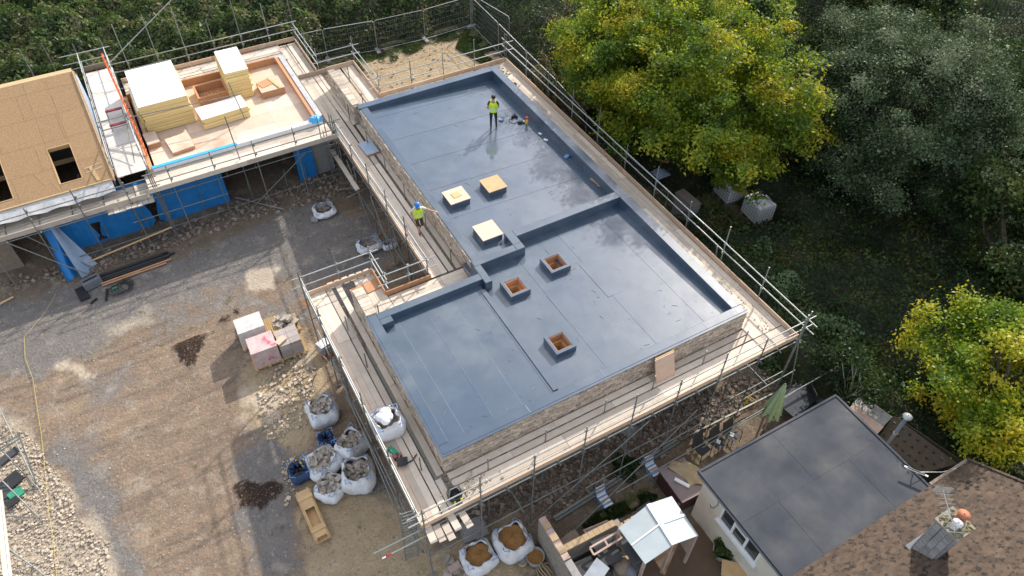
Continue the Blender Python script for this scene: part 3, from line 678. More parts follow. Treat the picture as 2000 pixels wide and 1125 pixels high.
tube_(t, 'upright_tube', (5.45, 22.9, 1.5), (5.45, 22.9, 2.9)); tube_(t, 'upright_tube', (5.2, 20.3, 1.5), (5.2, 20.3, 2.8))
# --- right
t = thing('scaffold', 'sunlit scaffold walkway along the tree side of the roof', 'scaffold', (13.6, 9, -1.0), 'scaffolds round the stone building')
boards(t, 'y', (12.28, 12.51, 12.74, 12.97, 13.20, 13.43), -.60, 20.66, seed=19); boards(t, 'y', (12.62, 12.86), -1.1, -.62, seed=20)
toe(t, (13.58, -1.3), (13.58, 20.7)); rails(t, (13.64, -1.4), (13.64, 20.8), zs=(2.72, 3.12), ext=.45); uprights(t, (13.68, -1.42), (13.68, 20.84), 10, 3.75, 21)
under(t, (13.62, -.5), (13.62, 20.6), (12.3, -.5), (12.3, 20.6), 18)
for i in range(11): tube_(t, 'upright_tube', (12.22, .5+1.85*i, 1.2), (12.22, .52+1.85*i, 2.62))
for y in (3.4, 12.0): tube_(t, 'brace_tube', (14.1, y, -1.0), (13.7, y, 2.6))
# ladder at the lower-left corner
def ladder(name, b0, t0, wv, n, m, label, r=.018):
    o = thing(name, label, 'ladder', b0); b0 = Vector(b0); t0 = Vector(t0); wv = Vector(wv)
    for s in (-.5, .5): MB().tube(b0+wv*s, t0+wv*s, r*1.3, 6).build('stile', m, o)
    for i in range(n):
        q = b0.lerp(t0, (i+.6)/n); MB().tube(q-wv*.5, q+wv*.5, r, 6).build('rung', m, o)
    return o
ladder('ladder', (-1.72, -.55, -1.48), (-1.66, -1.15, 3.05), (.44, -.06, 0), 17, m_steel, 'grey metal ladder rising to the scaffold corner beside the red-tipped tube')
t = pole('scaffold_tube', (-2.9, -.95, 1.1), (-1.2, -1.15, 1.5), .0245, m_steelb, None); tag(t, 'loose galvanised tube poking out left of the corner ladder', 'scaffold tube')
t = thing('scaffold_tube', 'red and white tipped tube poking out below the scaffold corner', 'scaffold tube', (-2.6, -1.45, 1.6))
p0 = Vector((-2.75, -1.38, 1.45)); p1 = Vector((-1.1, -1.50, 1.75)); dd = (p1-p0)
pole('tube', p0+dd*.18, p1, .0245, m_steelb, t); pole('red_band', p0+dd*.07, p0+dd*.18, .027, m_red, t); pole('white_tip', p0, p0+dd*.07, .027, m_white, t)
# ================================================================ half-built house on the left
FY = 19.5                                              # front wall line
lb = thing('timber_frame_house', 'half-built house with strand-board roof and blue membrane walls', 'house', (-4, FY, -.6))
GB = -.75
# walls with openings: (x0,x1) dark openings in the front
blueruns = [(-9.75, -2.35), (1.05, 1.95)]
tears = [(-5.95, -5.45, -.55, .75), (-8.35, -7.95, -.45, .62)]
b = MB()
for (x0, x1, z0, z1) in rects(-9.75, -2.35, GB, 1.95, [(a, c, d, e) for a, c, d, e in tears]):
    b.b2(x0, x1, FY, FY+.12, z0, z1)
b.build('blue_wall', m_blue, lb)
# batten-like folds so that the membrane is not flat
rng = random.Random(3)
for i in range(16):
    x = -9.6+i*.46+rng.uniform(-.1, .1)
    if any(a-.1 < x < c+.1 for a, c, _, _ in tears): continue
    MB().bar((x, FY-.004, -.6), (x+rng.uniform(-.15, .15), FY-.004, 1.9), .02, .03, (0, 1, 0)).build('membrane_fold', m_blue, lb)
for (a, c, d, e) in tears:        # ragged flaps
    for s, x in ((-1, a), (1, c)):
        k = MB(); k.add([(x, FY-.01, e-.05), (x+s*.02, FY-.02, d+.1), (x-s*.16, FY-.10, d+.4), (x-s*.10, FY-.06, e-.4)], [(0, 1, 2, 3)]); k.build('torn_flap', m_blue, lb)
MB().b2(1.12, 2.0, FY-.12, FY-.02, GB, 1.92).build('blue_wall', m_blue, lb, label='loose blue membrane sheet hung beside the wide opening')
MB().b2(2.0, 2.85, FY, FY+.14, GB, 2.0).build('block_wall', m_block, lb)
MB().b2(-11.5, -9.75, FY, FY+.14, .9, 1.95).build('lintel', m_dark, lb); MB().b2(-12.6, -11.5, FY, FY+.2, GB, 1.95).build('block_wall', m_timd, lb)
MB().b2(-2.35, 1.05, FY, FY+.14, 1.55, 1.95).build('lintel', m_dark, lb)
MB().b2(-2.6, 1.1, FY-.06, FY+.14, GB-.2, GB+.14).build('plinth', m_block, lb); MB().b2(-12.5, -2.62, FY-.06, FY-.004, GB-.2, GB+.05).build('plinth', m_block, lb)
for x in (-12.5, -9.8, -6.7, -2.4, 2.78): MB().b2(x, x+.1, FY+.16, 26.1, GB, 1.95).build('partition_wall', m_dark, lb)
MB().b2(-12.6, 2.9, 26.1, 26.25, GB, 2.1).build('back_wall', m_block, lb); MB().b2(2.86, 2.98, FY+.02, 26.1, GB, 2.0).build('side_wall', m_block, lb)
MB().b2(-12.5, 2.85, FY+.16, 26.1, GB-.1, GB+.02).build('floor_slab', m_dark, lb)  # floor blackened so the inside looks unlit
# membrane sheet hanging out at the left
t = thing('membrane_sheet', 'loose blue and white membrane sheet hanging off the wall corner', 'membrane sheet', (-9.9, 18.4, -.5))
k = MB(); k.grid(lambda u, v: (-10.25+.5*u+.42*v+.12*math.sin(5*v), 19.4-1.9*v+.45*u*v+.08*math.sin(9*u), 1.8-2.35*v+.5*math.sin(3.1*v)*.3), 8, 12); k.build('blue_side', m_blue, t, True)
k = MB(); k.grid(lambda u, v: (-9.82+.55*u*(.3+v)+.45*v, 19.38-1.95*v+.75*u*v, 1.78-2.36*v+.12*math.sin(4*u+2*v)), 8, 12); k.build('pale_side', m_bluel, t, True)
# --- strand-board roof
ez, ey, ry, rz_ = 2.62, FY-.12, 24.1, 5.35
sl_ = math.hypot(ry-ey, rz_-ez); ca = (ry-ey)/sl_; sa = (rz_-ez)/sl_
def slope(s, x, h=0): return (x, ey+s*ca-h*sa, ez+s*sa+h*ca)
rl = []
for q in ([(90, 293), (135, 280), (162, 348), (118, 360)], [(-45, 320), (0, 312), (26, 388), (-20, 402)]):
    xs_, ss_ = [], []
    for (px, py) in q:
        p = WP(px, py, ez, ey, (rz_-ez)/(ry-ey))
        xs_.append(p.x); ss_.append((p.y-ey)/ca)
    rl.append((sum(xs_[i] for i in (0, 3))/2, sum(xs_[i] for i in (1, 2))/2, sum(ss_[i] for i in (2, 3))/2, sum(ss_[i] for i in (0, 1))/2))
XR = -6.62
def osb_sheet(x0, x1, s0, s1, jig):
    for (a, c, d, e) in rects(x0, x1, s0, s1, rl):
        g = .004; k = MB()
        vs = [slope(s, x, h) for h in (0, .018+jig) for s, x in ((d+g, a+g), (d+g, c-g), (e-g, c-g), (e-g, a+g))]
        k.add(vs, [(3, 2, 1, 0), (4, 5, 6, 7), (0, 1, 5, 4), (1, 2, 6, 5), (2, 3, 7, 6), (3, 0, 4, 7)]); k.build('strand_board_sheet', m_osb, lb)
s = 0; row = 0
while s < sl_-.02:
    s1 = min(s+1.22, sl_); x = XR+(0 if row % 2 else -1.22)
    edges = [XR]+[x-2.44*i for i in range(0 if row % 2 == 0 else 1, 4)]
    for a, c in zip(edges[1:], edges): osb_sheet(max(a, -13.6), c, s, s1, .002*((row+int(a)) % 2))
    s = s1; row += 1
for (a, c, d, e) in rl:
    for (p, q) in (((a, d), (c, d)), ((c, d), (c, e)), ((c, e), (a, e)), ((a, e), (a, d))):
        MB().bar(slope(p[1], p[0], -.12), slope(q[1], q[0], -.12), .035, .30, slope(0, 0, 1) and (0, -sa, ca)).build('opening_trimmer', m_timber, lb)
for i in range(12):
    x = -13.4+i*.6
    if all(not(a-.08 < x < c+.08) for a, c, _, _ in rl): MB().bar(slope(.1, x, -.12), slope(sl_, x, -.12), .045, .2, (0, -sa, ca)).build('rafter', m_timd, lb)
b = MB(); b.prism([(-13.6, ry), (XR, ry), (XR, ry+.32), (-13.6, ry+.32)], rz_-.05, rz_+.018); b.build('ridge_board', m_osbe, lb)
k = MB(); k.add([(-13.6, ry+.32, rz_), (XR, ry+.32, rz_), (XR, 26.6, 3.9), (-13.6, 26.6, 3.9)], [(0, 1, 2, 3)]); k.build('rear_roof_slope', m_osb, lb)
k = MB(); k.prism([(0, 0), (0, 0), (0, 0)], 0, 0); k = MB()
k.add([(XR-.05, ey+.1, 1.95), (XR-.05, 26.6, 1.95), (XR-.05, 26.6, 3.85), (XR-.05, ry+.3, rz_-.03), (XR-.05, ry, rz_-.03), (XR-.05, ey+.1, ez-.03)], [(0, 1, 2, 3, 4, 5)]); k.build('gable_wall', m_bluel, lb)
MB().bar(slope(-.1, XR+.03, .0), slope(sl_, XR+.03, .0), .05, .14, (0, -sa, ca)).build('verge_batten', m_timber, lb)
MB().bar(slope(.1, XR+.075, .0), slope(sl_, XR+.075, .0), .03, .07, (0, -sa, ca)).build('verge_strip', m_toe, lb)
MB().bar(slope(0, -13.6, .0), slope(0, XR, .0), .06, .07).build('eaves_batten', m_osbe, lb)
# white membrane apron at the eaves
k = MB(); k.grid(lambda u, v: (-13.6+6.9*u, ey-.03-.50*v, ez-.04-.24*v+.03*math.sin(40*u)*v), 60, 4); k.build('eaves_membrane', m_wmem, lb, True)
for (x, s_, w_, a) in ((-7.05, .35, .9, .9), ):
    MB().bar(slope(s_-.25, x-.12, .03), slope(s_+.45, x-.25, .03), .14, .03, (0, -sa, ca)).build('batten_offcut', m_timber, lb)
for i in range(2): MB().bar(slope(.6+.2*i, -7.55, .022), slope(.68+.2*i, -6.85, .022), .03, .02, (0, -sa, ca)).build('batten_strip', m_toe, lb)
for x, s_ in ((-9.3, .9), (-8.8, .35)): MB().bar(slope(s_-.35, x+.14, .022), slope(s_+.35, x-.14, .022), .02, .01, (0, -sa, ca)).build('batten_strip', m_timber, lb)
MB().b2(-13.6, -6.8, 22.6, 22.75, 1.95, 2.1).build('ceiling_beam', m_timber, lb)
MB().b2(-8.1, -7.3, 19.7, 23.5, 1.0, 1.1).build('loft_board', m_deck, lb); MB().b2(-8.25, -8.15, 19.7, 22.5, 1.15, 1.3).build('ceiling_beam', m_timd, lb)
# --- flat plywood roof
PZ = 2.22
nx_, ny_ = 5, 5
for i in range(4):
    for j in range(6):
        x0 = -4.9+i*1.92; y0 = FY+.2+j*1.07
        plank('plywood_sheet', (x0+.96, y0+.535, PZ-.012+.002*((i+j) % 2)), (1.914, 1.064, .02), m_plyp, lb)
ZK = PZ+.26
MB().b2(-5.0, 2.86, FY, FY+.18, 1.95, ZK-.02).build('front_kerb', m_white, lb)
MB().b2(-5.02, -1.25, FY-.03, FY+.15, ZK-.018, ZK+.03).build('kerb_capping', m_bluet, lb, label='bright blue capping on the front kerb'); MB().b2(-1.24, 2.35, FY-.03, FY+.22, ZK-.018, ZK+.035).build('kerb_capping', m_foil, lb, label='white capping on the front kerb')
MB().b2(2.52, 2.70, FY+.2, 26.1, 1.95, ZK+.05).build('side_kerb', m_plyo, lb); MB().b2(2.71, 2.96, FY+.2, 26.1, 1.95, ZK+.10).build('side_wall_top', m_wmem, lb)
MB().b2(-5.0, 2.5, 26.02, 26.14, 1.95, ZK+.12).build('back_kerb', m_plyo, lb); MB().b2(-5.16, -5.0, FY, 26.1, 1.95, ZK).build('side_kerb', m_plyo, lb)
ring(MB(), -1.95, -.45, 23.9, 25.2, .09, PZ, PZ+.42).build('rooflight_upstand', m_plyo, lb)
MB().b2(-1.86, -.54, 23.99, 25.11, PZ-.006, PZ+.02).build('well_floor', m_plyo, lb)
for i in range(7): plank('timber_offcut', (-1.7+.17*i, 24.5+.05*(i % 3), PZ+.05), (.11, .7-.05*i, .05), m_plyo, lb, rotz(.2*(i % 3)))
t = MB().box((2.56, FY+.1, ZK+.12), (.5, .36, .2), rotz(.2)); 
k = MB(); k.grid(lambda u, v: (2.28+.55*u+.06*math.sin(9*v), FY-.12+.5*v+.05*math.sin(11*u), ZK+.05+.17*math.sin(3.1*u)*math.sin(3.1*v)+.05*math.sin(13*u+4*v)*math.sin(9*v)-.25*max(0, .25-v)), 12, 10); k.build('plastic_wrap', m_bluet, None, True, label='crumpled blue plastic wrap on the kerb corner', cat='plastic wrap')
# insulation stacks
def stack(label, x0, x1, y0, y1, z0, n, th, rot=0, seed=0, group='stacks of insulation boards', top=m_foil):
    rng = random.Random(seed); t = thing('insulation_stack', label, 'insulation', ((x0+x1)/2, (y0+y1)/2, z0), group)
    for i in range(n):
        c = ((x0+x1)/2+rng.uniform(-.045, .045), (y0+y1)/2+rng.uniform(-.04, .04), z0+th*(i+.5))
        if i == n-1:
            MB().box(c, (x1-x0, y1-y0, th-.008), rotz(rot)).build('insulation_board', m_pir, t)
            MB().box((c[0], c[1], c[2]+th/2), (x1-x0-.006, y1-y0-.006, .006), rotz(rot)).build('white_facing', top, t)
        else: MB().box(c, (x1-x0, y1-y0, th-.014), rotz(rot+rng.uniform(-.012, .012))).build('insulation_board', m_pir, t)
    return t
stack('widest stack of yellow insulation boards with a white top', -4.62, -2.42, 22.6, 26.2, PZ+.02, 11, .135, 0, 1)
stack('low stepped stack of insulation boards against the widest stack', -4.75, -4.63, 22.9, 25.2, PZ+.02, 9, .125, 0, 2)
stack('tall narrow stack of yellow insulation boards with a white top', -.42, .72, 23.55, 25.92, PZ+.02, 11, .135, -.03, 3)
stack('low single row of insulation boards in front of the rooflight upstand', -2.25, -.02, 21.8, 22.95, PZ+.02, 4, .135, .06, 4)
t = thing('timber_crate', 'orange plywood box with offcuts beside the tall insulation stack', 'crate', (1.5, 23.6, PZ)); MB().b2(.95, 2.1, 23.0, 24.2, PZ+.01, PZ+.36).build('box_side', m_plyo, t); MB().b2(.93, 2.12, 22.98, 24.22, PZ+.362, PZ+.385).build('lid', m_ply, t)
MB().box((1.35, 23.75, PZ+.40), (.7, .6, .02), rotz(.3)).build('offcut', m_plyo, t); MB().box((1.75, 23.55, PZ+.42), (.12, 1.3, .03), rotz(.25)).build('offcut', m_timber, t)
def plystack(label, c, d, rot, n=5, m=m_ply):
    t = thing('plywood_stack', label, 'plywood', c, 'plywood stacks on the timber roof')
    for i in range(n): MB().box((c[0]+.01*(i % 2), c[1], c[2]+.02+.045*i), (*d, .04), rotz(rot)).build('plywood_sheet', m if i == n-1 else m_plyo, t)
plystack('square of pale plywood sheets near the blue-capped kerb', (-3.55, 21.05, PZ+.01), (1.0, 1.25), .1, 4, m_plyp); plystack('small plywood stack by the orange prop', (-4.62, 21.9, PZ+.01), (.55, 1.0), .05, 6, m_plyp)
# --- scaffold in front of the house
t = thing('scaffold', 'scaffold walkway running in front of the blue membrane wall', 'scaffold', (-4, 18.3, -.6), 'scaffolds round the half-built house')
boards(t, 'x', (18.46, 18.69, 18.92, 19.15, 19.36), -12.6, -5.5, z=1.92, seed=31); boards(t, 'x', (18.22, 18.45, 18.68, 18.91, 19.14, 19.36), -5.45, 3.0, z=2.26, seed=32)
toe(t, (-12.6, 18.33), (-5.6, 18.33), z=1.92, m=m_board); toe(t, (-5.5, 18.08), (3.08, 18.08), z=2.26, m=m_board)
for i in range(8): plank('scaffold_board', (-7.2+.24*i, 18.28-.02*(i % 3), 1.86), (.222, .5, .038), m_board, t)
rails(t, (-12.6, 18.26), (-5.2, 18.26), zs=(2.45, 2.92), m=m_steel); rails(t, (-5.2, 18.03), (3.1, 18.03), zs=(2.78, 3.25), m=m_steel)
uprights(t, (-11.9, 18.24), (3.0, 18.24), 8, 3.3, 33, jitter=.2); under(t, (-12.5, 18.26), (3.0, 18.26), (-12.5, 19.42), (3.0, 19.42), 12, ledge=(1.86,))
tube_(t, 'ledger_tube', (-9.8, 18.22, -.45), (-5.2, 18.22, .1), m_timber, .04); tube_(t, 'ledger_tube', (-9.9, 18.3, .0), (2.8, 18.3, .1)); tube_(t, 'ledger_tube', (-6.6, 18.3, .9), (-2.4, 18.3, .9))
tube_(t, 'brace_tube', (-2.0, 18.15, -.5), (1.5, 18.15, 1.95)); tube_(t, 'brace_tube', (-11.2, 18.2, 1.85), (-8.9, 17.4, -.6)); tube_(t, 'brace_tube', (-10.9, 18.9, 1.85), (-8.8, 17.9, -.6))
for x in (-7.9, -6.2, -5.2, -3.6, -1.4, .4, 1.4, 2.0): tube_(t, 'upright_tube', (x, 19.3, GB), (x+.04, 19.3, .55))
tube_(t, 'upright_tube', (-1.35, 18.6, -.6), (-1.45, 18.6, 4.6)); tube_(t, 'transom_tube', (-6.9, 19.2, 4.0), (-.55, 18.6, 4.0)) if False else None
for k_ in range(3): tube_(t, 'upright_tube', (-5.22+.07*k_, 18.22+.05*k_, -.6), (-5.24+.07*k_, 18.22+.05*k_, 3.3+.1*k_))
# lattice beam standing at the corner
for x in (2.35, 2.62, 2.9): tube_(t, 'upright_tube', (x, 18.25, 1.9), (x, 18.25, 3.6))
ladder('ladder', (2.75, 18.55, -.6), (2.75, 18.45, 2.6), (.42, 0, 0), 11, m_steel, 'metal ladder in the shaded corner beside the loose blue sheet')
# --- access bay between roof slope and flat roof
ZA = 2.62
t = thing('scaffold', 'pale sheeted scaffold ramp between the strand-board roof and the insulation', 'scaffold', (-5.8, 24, -.3), 'scaffolds round the half-built house')
for i in range(4): plank('deck_sheet', (-5.82, 20.6+2.42*i, ZA-.02+.004*(i % 2)), (1.30, 2.40, .02), m_deck, t)
boards(t, 'y', (-6.3,), 19.4, 28.9, z=ZA-.03, w=.2, seed=41)
plank('end_board', (-5.85, 29.32, ZA+.1), (1.45, .04, .26), m_timd, t)
for x in (-6.46, -5.2):
    for z in (3.12, 3.58): tube_(t, 'guard_rail', (x, 19.3, z), (x, 29.5, z), m_steelb)
    for y in (19.4, 22.0, 24.5, 27.0, 29.4): tube_(t, 'upright_tube', (x, y, gz(x, y)), (x, y, 3.8+.15*(int(y) % 3)))
for y, z in ((29.42, 3.1), (29.42, 3.55), (29.5, 2.75)): tube_(t, 'guard_rail', (-7.3, y, z), (-4.9, y, z), m_steelb)
for y in (20.5, 22.6, 24.8, 26.8, 28.6): tube_(t, 'transom_tube', (-6.6, y, ZA-.07), (-5.0, y, ZA-.07))
tube_(t, 'guard_rail', (-6.5, 22.2, 3.3), (-5.1, 22.2, 3.3)); tube_(t, 'guard_rail', (-6.5, 22.2, 3.75), (-5.1, 22.2, 3.75))
tube_(t, 'stay_tube', (-5.3, 22.3, 3.55), (-.1, 21.8, 3.55)); tube_(t, 'stay_tube', (-5.3, 27.6, 3.5), (-1.0, 28.9, 5.6), m_steelb); tube_(t, 'brace_tube', (-5.25, 22.2, 3.7), (-5.6, 20.0, 2.7))
tube_(t, 'upright_tube', (-.35, 21.6, 2.3), (-.55, 21.9, 4.2))
# orange prop leaning over the bay
t = thing('fibreglass_ladder', 'orange fibreglass ladder leaning over the scaffold ramp', 'ladder', (-5.15, 20.7, ZA))
a0, a1 = Vector((-5.02, 20.4, ZA+.05)), Vector((-5.25, 25.6, 5.1))
for s_ in (-.03, .07): MB().bar(a0+Vector((s_*.4, s_, 0)), a1+Vector((s_*.4, s_, 0)), .05, .035).build('stile', m_org, t)
for i in range(18): q = a0.lerp(a1, (i+.5)/18); MB().tube(q+Vector((-.02, -.05, 0)), q+Vector((.06, .16, 0)), .014, 6).build('rung', m_steelb, t)
# dark red barrow frame
t = thing('hand_barrow', 'dark red ended frame lying on the scaffold ramp', 'frame', (-5.7, 23.6, ZA))
for y in (23.05, 24.35): MB().box((-5.72, y, ZA+.32), (.75, .14, .06)).build('end_bar', m_dred, t)
for x in (-6.06, -5.38): MB().tube((x, 23.05, ZA+.3), (x, 24.35, ZA+.3), .02, 6).build('side_tube', m_steel, t); MB().tube((x, 23.1, ZA), (x, 23.1, ZA+.3), .02, 6).build('leg', m_steel, t); MB().tube((x, 24.3, ZA), (x, 24.3, ZA+.3), .02, 6).build('leg', m_steel, t)
# --- scaffold behind the flat roof
t = thing('scaffold', 'scaffold walkway behind the insulation stacks by the bramble thicket', 'scaffold', (0, 28.3, 0), 'scaffolds round the half-built house')
boards(t, 'x', (26.5, 26.73, 26.96, 27.25, 27.48, 27.71, 27.94), -5.0, 3.2, z=2.15, seed=51); boards(t, 'y', (3.30, 3.53, 3.80, 4.03), 24.42, 28.1, z=2.03, seed=52)
toe(t, (-5.0, 28.12), (4.2, 28.12), z=2.15); toe(t, (4.20, 28.1), (4.20, 24.42), z=2.03); rails(t, (-5.0, 28.2), (4.2, 28.2), zs=(2.72, 3.18), ext=.3); rails(t, (4.28, 28.2), (4.28, 24.5), zs=(2.6, 3.05))
uprights(t, (-4.4, 28.22), (4.3, 28.22), 6, 5.0, 53, jitter=.7); uprights(t, (4.32, 26.3), (4.32, 24.5), 1, 3.4, 54); under(t, (-5, 28.2), (3.2, 28.2), (-5, 26.4), (3.2, 26.4), 7, z=2.08, ledge=(2.0,))
for x in (-7.6, -8.6): tube_(t, 'upright_tube', (x, 28.6, .1), (x-.05, 28.6, 4.8))
# ================================================================ yard things
def bulk_bag(label, p, w=.98, h=.85, fill='stone', seed=0, mat=None, squash=1.0, level=.78, rot=0.0, lip=.12, group='bulk bags of stone on the site'):
    rng = random.Random(seed); x0, y0, z0 = p
    t = thing('bulk_bag', label, 'bulk bag', p, group); nA, nH = 36, 12
    ph = [rng.uniform(0, 6.28) for _ in range(6)]
    def P(a, v, ins=0.0):
        # rounded square that bulges at mid height, wrinkled near the rim
        ex = .62-.22*math.sin(math.pi*min(v, 1)); c, s = math.cos(a), math.sin(a)
        rad = (abs(c)**(2/ex)+abs(s)**(2/ex))**(-ex/2)
        k = .5*w*(.86+.20*math.sin(math.pi*min(1, v*1.05+.05))-.10*max(0, v-.75)*3)-ins
        k *= 1+.035*math.sin(5*a+ph[0]+2*v)+.03*math.sin(9*a+ph[1]-3*v)*(.4+v)+.02*math.sin(17*a+ph[2])*v
        zz = h*v*(1+.07*math.sin(2*a+ph[3])*v+.06*math.sin(4*a+ph[4])*v*v)
        x, y = rad*c*k, rad*s*k*squash
        return (x0+x*math.cos(rot)-y*math.sin(rot), y0+x*math.sin(rot)+y*math.cos(rot), z0+zz)
    b = MB()
    b.grid(lambda u, v: P(2*math.pi*u, v), nA, nH)
    b.grid(lambda u, v: P(2*math.pi*u, 1-v*(1-level*.9), .018+lip*(v if v < .5 else .5)*(1+.5*math.sin(7*u*6.28+ph[5]))), nA, 5)
    b.build('sack', mat or m_bag, t, True)
    zl = z0+h*level
    f = MB()
    if fill == 'stone':
        f.grid(lambda u, v: (x0+(.36*w*v)*math.cos(6.2832*u)*1.05, y0+(.36*w*v)*squash*math.sin(6.2832*u)*1.05, zl-.05+.06*(1-v)), 14, 3)
        for i in range(70):
            a = rng.uniform(0, 6.28); r = .40*w*math.sqrt(rng.random()); f.rock((x0+r*math.cos(a), y0+r*math.sin(a)*squash, zl+.07*(1-r/(.4*w))+rng.uniform(-.03, .05)), rng.uniform(.10, .19), rng)
        f.build('stone_fill', m_rub, t, kind='stuff')
    elif fill in ('sand', 'soil'):
        f.grid(lambda u, v: (x0+(.40*w*v)*math.cos(6.2832*u), y0+(.40*w*v)*squash*math.sin(6.2832*u), zl+.10*(1-v)+.03*math.sin(11*u+7*v)), 20, 6); f.build('sand_fill', m_sand, t, True)
    elif fill == 'plastic':
        for i in range(9):
            a = rng.uniform(0, 6.28); r = .25*w*rng.random(); f.lathe([(.05, -.1), (.16, -.02), (.15, .08), (.02, .13)], 8, (x0+r*math.cos(a), y0+r*math.sin(a), zl+.05))
        f.build('crumpled_liner', m_white, t, True)
    elif fill == 'scrap':
        f.grid(lambda u, v: (x0+(.36*w*v)*math.cos(6.2832*u), y0+(.36*w*v)*math.sin(6.2832*u), zl-.1+.05*(1-v)), 14, 3)
        for i in range(14):
            a = rng.uniform(0, 6.28); r = .25*w*rng.random(); f.rock((x0+r*math.cos(a), y0+r*math.sin(a), zl), rng.uniform(.1, .25), rng, .5)
        f.build('scrap_fill', m_gravd, t, kind='stuff')
    for i in range(4):
        a = math.pi/4+i*math.pi/2+rng.uniform(-.2, .2); q = Vector(P(a, .97)); o = Vector((math.cos(a+rot), math.sin(a+rot), 0)); sd_ = Vector((-o.y, o.x, 0))
        dz = rng.uniform(-.12, .10)
        MB().path([q-sd_*.12-o*.01+Vector((0, 0, -.25)), q-sd_*.10+o*.03, q+o*.14+Vector((0, 0, dz)), q+sd_*.10+o*.03, q+sd_*.12-o*.01+Vector((0, 0, -.25))], .016, 5).build('lifting_strap', m_strap, t)
    return t
def G(px, py): p = WG(px, py); return (p.x, p.y, gz(p.x, p.y))
bulk_bag('lone white bulk bag of stone standing apart, left of the scaffold', G(634, 815), 1.08, .88, seed=1)
bulk_bag('bulk bag of stone at the back right of the cluster of bags', G(690, 882), 1.08, .92, seed=2, squash=.88, rot=.5)
bulk_bag('bulk bag with its flap folded over the stone, left in the cluster', G(634, 912), 1.22, .66, seed=3, level=.95, squash=.9, rot=.25, lip=.3)
bulk_bag('tallest bulk bag of stone at the right of the cluster', G(704, 940), 1.12, 1.0, seed=4, squash=1.06, rot=-.3, level=.7)
bulk_bag('bulk bag of stone at the front of the cluster, above the timber trough', G(649, 960), 1.04, .64, seed=5, rot=.7, squash=.92)
bulk_bag('dark blue sack with yellow tie beside the white bulk bags', G(588, 930), .72, .62, fill=None, seed=6, mat=m_bagb, level=.6, lip=.3, group='dark sacks')
bulk_bag('dark blue sack mostly hidden behind the bag cluster', G(640, 868), .6, .6, fill=None, seed=7, mat=m_bagb, level=.6, lip=.3, group='dark sacks')
k = MB(); p = Vector(G(588, 915)); k.path([p+Vector((.05, -.1, .62)), p+Vector((.1, -.3, .45)), p+Vector((.12, -.36, .2))], .025, 5); k.build('tie_cord', m_yel, None, label='yellow cord tied round the dark blue sack', cat='cord')
bulk_bag('bright white bulk bag on the scaffold walkway, stuffed with plastic', (*W(760, 838, DZ+.01)[:2], DZ+.01), 1.0, .72, fill='plastic', seed=8, level=.85)
bulk_bag('slumped white bag of orange sand left of the two by the garden wall', G(935, 1098), 1.08, .72, fill='sand', seed=9, squash=.95)
bulk_bag('taller white bag of orange sand right of the two by the garden wall', G(1000, 1070), 1.15, .98, fill='sand', seed=10, level=.82)
bulk_bag('open white bag of scrap in the yard near the house wall', G(634, 415), 1.0, .34, fill='scrap', seed=11, level=.5)
bulk_bag('half-empty white bag in the yard beside the walkway', G(722, 485), 1.1, .45, fill='scrap', seed=12, level=.4, squash=.75)
bulk_bag('collapsed grey bag under the yard walkway', G(762, 482), .7, .3, fill='scrap', seed=13, mat=m_bag, level=.4, squash=.7)
# pallets
def pallet(t, x, y, z, rz=0, w=1.2, d=1.0):
    m = rotz(rz); c = Vector((x, y, z))
    for i in range(7): o = Vector((-w/2+.06+i*(w-.12)/6, 0, .12)); MB().box(c+m@o, (.11, d, .022), m).build('deck_slat', m_timber, t)
    for j in (-.44, 0, .44): MB().box(c+m@Vector((0, j*d, .095)), (w, .09, .022), m).build('stringer', m_timber, t)
    for i in (-.44, 0, .44):
        for j in (-.44, 0, .44): MB().box(c+m@Vector((i*w, j*d, .04)), (.11, .09, .085), m).build('block', m_timber, t)
    return c, m
def packs(label, px, rz, n, size, lay, m, wrap=None, seed=0, cat='block pack', pw=(1.15, 1.0)):
    rng = random.Random(seed); p = G(*px); t = thing('pallet_of_blocks', label, cat, p, 'pallets of blocks'); c, mr = pallet(t, p[0], p[1], p[2]+.01, rz, *pw)
    for L_ in range(lay):
        for i in range(n[0]):
            for j in range(n[1]):
                if L_ == lay-1 and rng.random() < .12 and lay > 3 and not wrap: continue
                o = Vector(((i+.5-n[0]/2)*size[0], (j+.5-n[1]/2)*size[1], .135+(L_+.5)*size[2]))
                plank('block', c+mr@o, (size[0]-.012, size[1]-.012, size[2]-.008), m, t, mr@rotz(rng.uniform(-.02, .02)))
    if wrap:
        b = MB(); H = lay*size[2]; b.box(c+mr@Vector((0, 0, .14+H/2)), (n[0]*size[0]+.04, n[1]*size[1]+.04, H+.03), mr); b.build('plastic_wrap', wrap, t)
    return t, c, mr
m_wrapw = M('clear_white_wrap', (.60, .59, .57), (.45, .44, .43), 4, .3, bump=.5, bscale=9)
m_wrapp = M('printed_shrink_wrap', (.60, .48, .47), (.45, .32, .32), 3, .3, c3=(.55, .12, .17), c3s=2.5, c3lo=.58, c3hi=.64)
m_blk = M('pinkish_grey_block', (.40, .35, .335), (.32, .275, .26), 9, .9, objr=.16)
pr = -.02
packs('tall wrapped white pack of blocks on a pallet, farthest left', (498, 662), pr, (3, 2), (.34, .40, .22), 4, m_blk, m_wrapw, 1)
packs('red-printed shrink-wrapped brick pack on a slatted pallet', (522, 700), pr, (3, 2), (.33, .42, .22), 4, m_terra, m_wrapp, 2)
t, c, mr = packs('pallet of pinkish-grey blocks with one loose block on top', (570, 682), pr, (2, 3), (.44, .30, .15), 5, m_blk, None, 3)
plank('loose_block', c+mr@Vector((-.30, -.22, .96)), (.42, .26, .1), m_ply, t, mr@rotz(.5))
